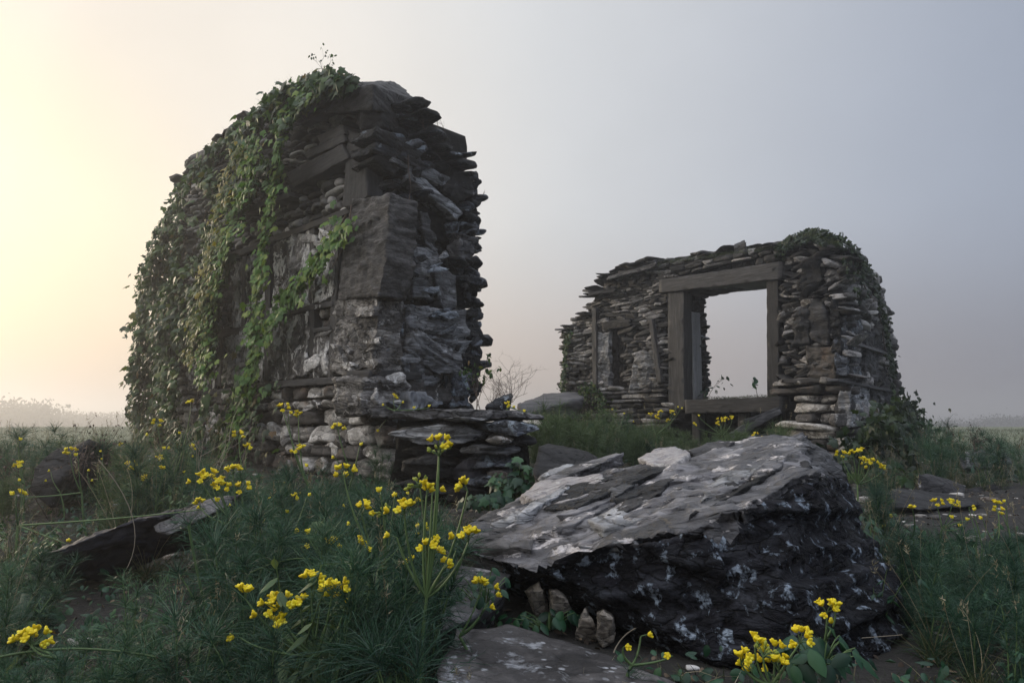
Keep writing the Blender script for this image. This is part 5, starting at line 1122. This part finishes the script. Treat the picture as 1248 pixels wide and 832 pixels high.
for (poly_, n_, dr_, lb_, gr_) in [([(240, 570), (520, 570), (540, 760), (300, 780)], 13, ((-1.7, -.05), (2.2, 4.6)), 'thin-stemmed yellow flower with one small bloom among the left foreground weeds', 'small single yellow flowers of the left foreground'),
    ([(20, 540), (240, 520), (240, 600), (20, 640)], 9, ((-5.5, -2.0), (4.2, 7)), 'small faint yellow flower in the weeds before the ivy foot', 'small yellow flowers before the ivy'), ([(1110, 610), (1240, 610), (1240, 740), (1110, 740)], 6, ((2, 5), (3.2, 6)), 'tiny yellow flower on the slope right of the great boulder', 'tiny yellow flowers on the right slope')]:
    c_ = 0
    while c_ < n_:
        x_, y_ = rng.uniform(*dr_[0]), rng.uniform(*dr_[1]); b_ = np.array([x_, y_, float(gz(x_, y_))]); h_ = rng.uniform(.34, .5); t_ = b_+[rng.normal()*.08, rng.normal()*.08, h_]
        if not inpoly(proj(t_), poly_)[0]: continue
        c_ += 1; flower(b_, [(t_, int(rng.choice([1, 3, 4, 6, 4]))), (t_+[rng.normal()*.05, 0, -.07], 4)][:rng.integers(1, 3)], lb_, 1.25, b_+(t_-b_)*[.4, .4, .6], gr_)
# dry stalks against the fog
for i, (b, H_, lb, n_) in enumerate([((60, 560, 5.2), .75, 'dry brown seed stalk over the humped rock, tallest on its left', 3), ((106, 560, 5.6), .6, 'dry seed stalk above the top of the humped rock', 2), ((138, 575, 5.4), .6, 'dry forked stalk just right of the humped rock', 4), ((10, 560, 5.5), .5, 'dry stalk at the left edge of the meadow', 3),
    ((1190, 560, 9), .6, 'dry twigs in the fog at the right edge', 5), ((1140, 555, 9), .5, 'dry twigs in the fog beyond the ivy bush', 4), ((1225, 570, 8), .6, 'dry stalks beside the dark rock at the right edge', 4), ((215, 640, 4.3), .9, 'pale dry stalk rising before the dark ivy', 2)]):
    sprig(gp(*b), H_, lb, spread=.3, n=n_, seed=20+i, mat='twig' if i < 7 else 'pale_twig', rad=.0035, depth=2, name='dry_stalk', leafy=('twig', 2, .015, (.015, .03)))
# curved dry stems in the foreground
for i, (a, b, c, Yd, r_, lb, mt) in enumerate([((0, 800), (90, 780), (190, 800), 1.9, .004, 'arching green stem along the bottom left', 'stem'), ((190, 800), (215, 812), (235, 835), 1.9, .0035, 'brown twig continuing the arching stem at bottom left', 'twig'), ((230, 640), (250, 760), (285, 850), 2.3, .0045, 'leaning green stem through the left foreground', 'stem'), ((232, 800), (262, 770), (275, 762), 2.1, .002, 'pale straw in the left foreground', 'pale_twig'),
    ((300, 700), (380, 660), (420, 700), 2.5, .003, 'long thin arching grass stem over the feathery weeds', 'stem'), ((748, 795), (755, 775), (775, 765), 2.6, .003, 'curved pale twig under the great boulder', 'pale_twig'), ((1050, 777), (1075, 775), (1100, 773), 2.6, .0015, 'pale straw lying against the black boulder face', 'pale_twig'), ((120, 560), (190, 640), (150, 700), 3.2, .002, 'thin dry stem crossing the long dark slab', 'pale_twig')]):
    mb = MB(); tube(mb, bez(at(*a, Yd), at(*b, Yd+.03), at(*c, Yd-.03), 12), r_, r_*.7, 5); tag(recenter(mb.build('arching_stem', M[mt])), lb, 'stem')

# ------------------------------------------------------------------ far trees in the fog
def tree(px, Y_, H_, W_, label, seed):
    rr = np.random.default_rng(seed); x0 = (px-624)/FPX*Y_*1.0; z0 = float(gz(x0, Y_)); root = thing('tree', (x0, Y_, z0), label, 'tree', 'trees at the far edge of the meadow')
    ms = MB(); base = np.array([x0, Y_, z0]); tube(ms, bez(base, base+[.1, 0, H_*.4], base+[0, 0, H_*.8], 8), H_*.04, H_*.012, 7); cl = []
    for i in range(16):
        a = rr.uniform(0, 6.28); e = base+np.array([math.cos(a)*W_*rr.uniform(.2, .5), math.sin(a)*W_*rr.uniform(.2, .5), H_*rr.uniform(.35, .95)]); tube(ms, bez(base+[0, 0, H_*rr.uniform(.2, .6)], (base+e)/2+[0, 0, H_*.15], e, 5), H_*.012, H_*.004, 4); cl.append(e)
    ms.build('trunk', M['twig'], root); cl = np.array(cl); n = 9000
    P = cl[rr.integers(0, 16, n)]+rr.normal(size=(n, 3))*[W_*.13, W_*.13, H_*.09]; mb = MB(); add_leaves(mb, P, rr.normal(size=(n, 3)), rr.uniform(.14, .3, n)*H_/4, (OVAL, OVALF)); mb.build('crown', M['farleaf'], root)
for i, (px, Y_, H_, W_, lb) in enumerate([(22, 190, 16.5, 17, 'rounded hazy tree nearest the left edge of the far meadow'), (-22, 185, 17, 18, 'hazy tree cut by the left edge of the picture'), (54, 205, 15.5, 16, 'smaller hazy tree beside the rounded one at far left'), (88, 230, 14, 22, 'low faint bush in the fog left of the ivy'), (125, 240, 13.5, 22, 'faintest low bush just left of the ivy mass'), (152, 225, 13.5, 20, 'low foggy bush touching the ivy mass')]):
    tree(px, Y_, H_, W_, lb, 200+i)
for i, (px, Y_, H_, W_, lb) in enumerate([(1125, 230, 12.5, 26, 'faint low bushes on the horizon right of the ivy bush'), (1190, 250, 13, 30, 'barely visible rounded bush on the right horizon'), (1245, 240, 13.5, 26, 'faint bush at the right edge of the horizon'), (905, 260, 12.5, 24, 'ghostly low bush seen low through the window opening'), (655, 240, 12.5, 22, 'faint distant bush between the two ruins')]): tree(px, Y_, H_, W_, lb, 300+i)
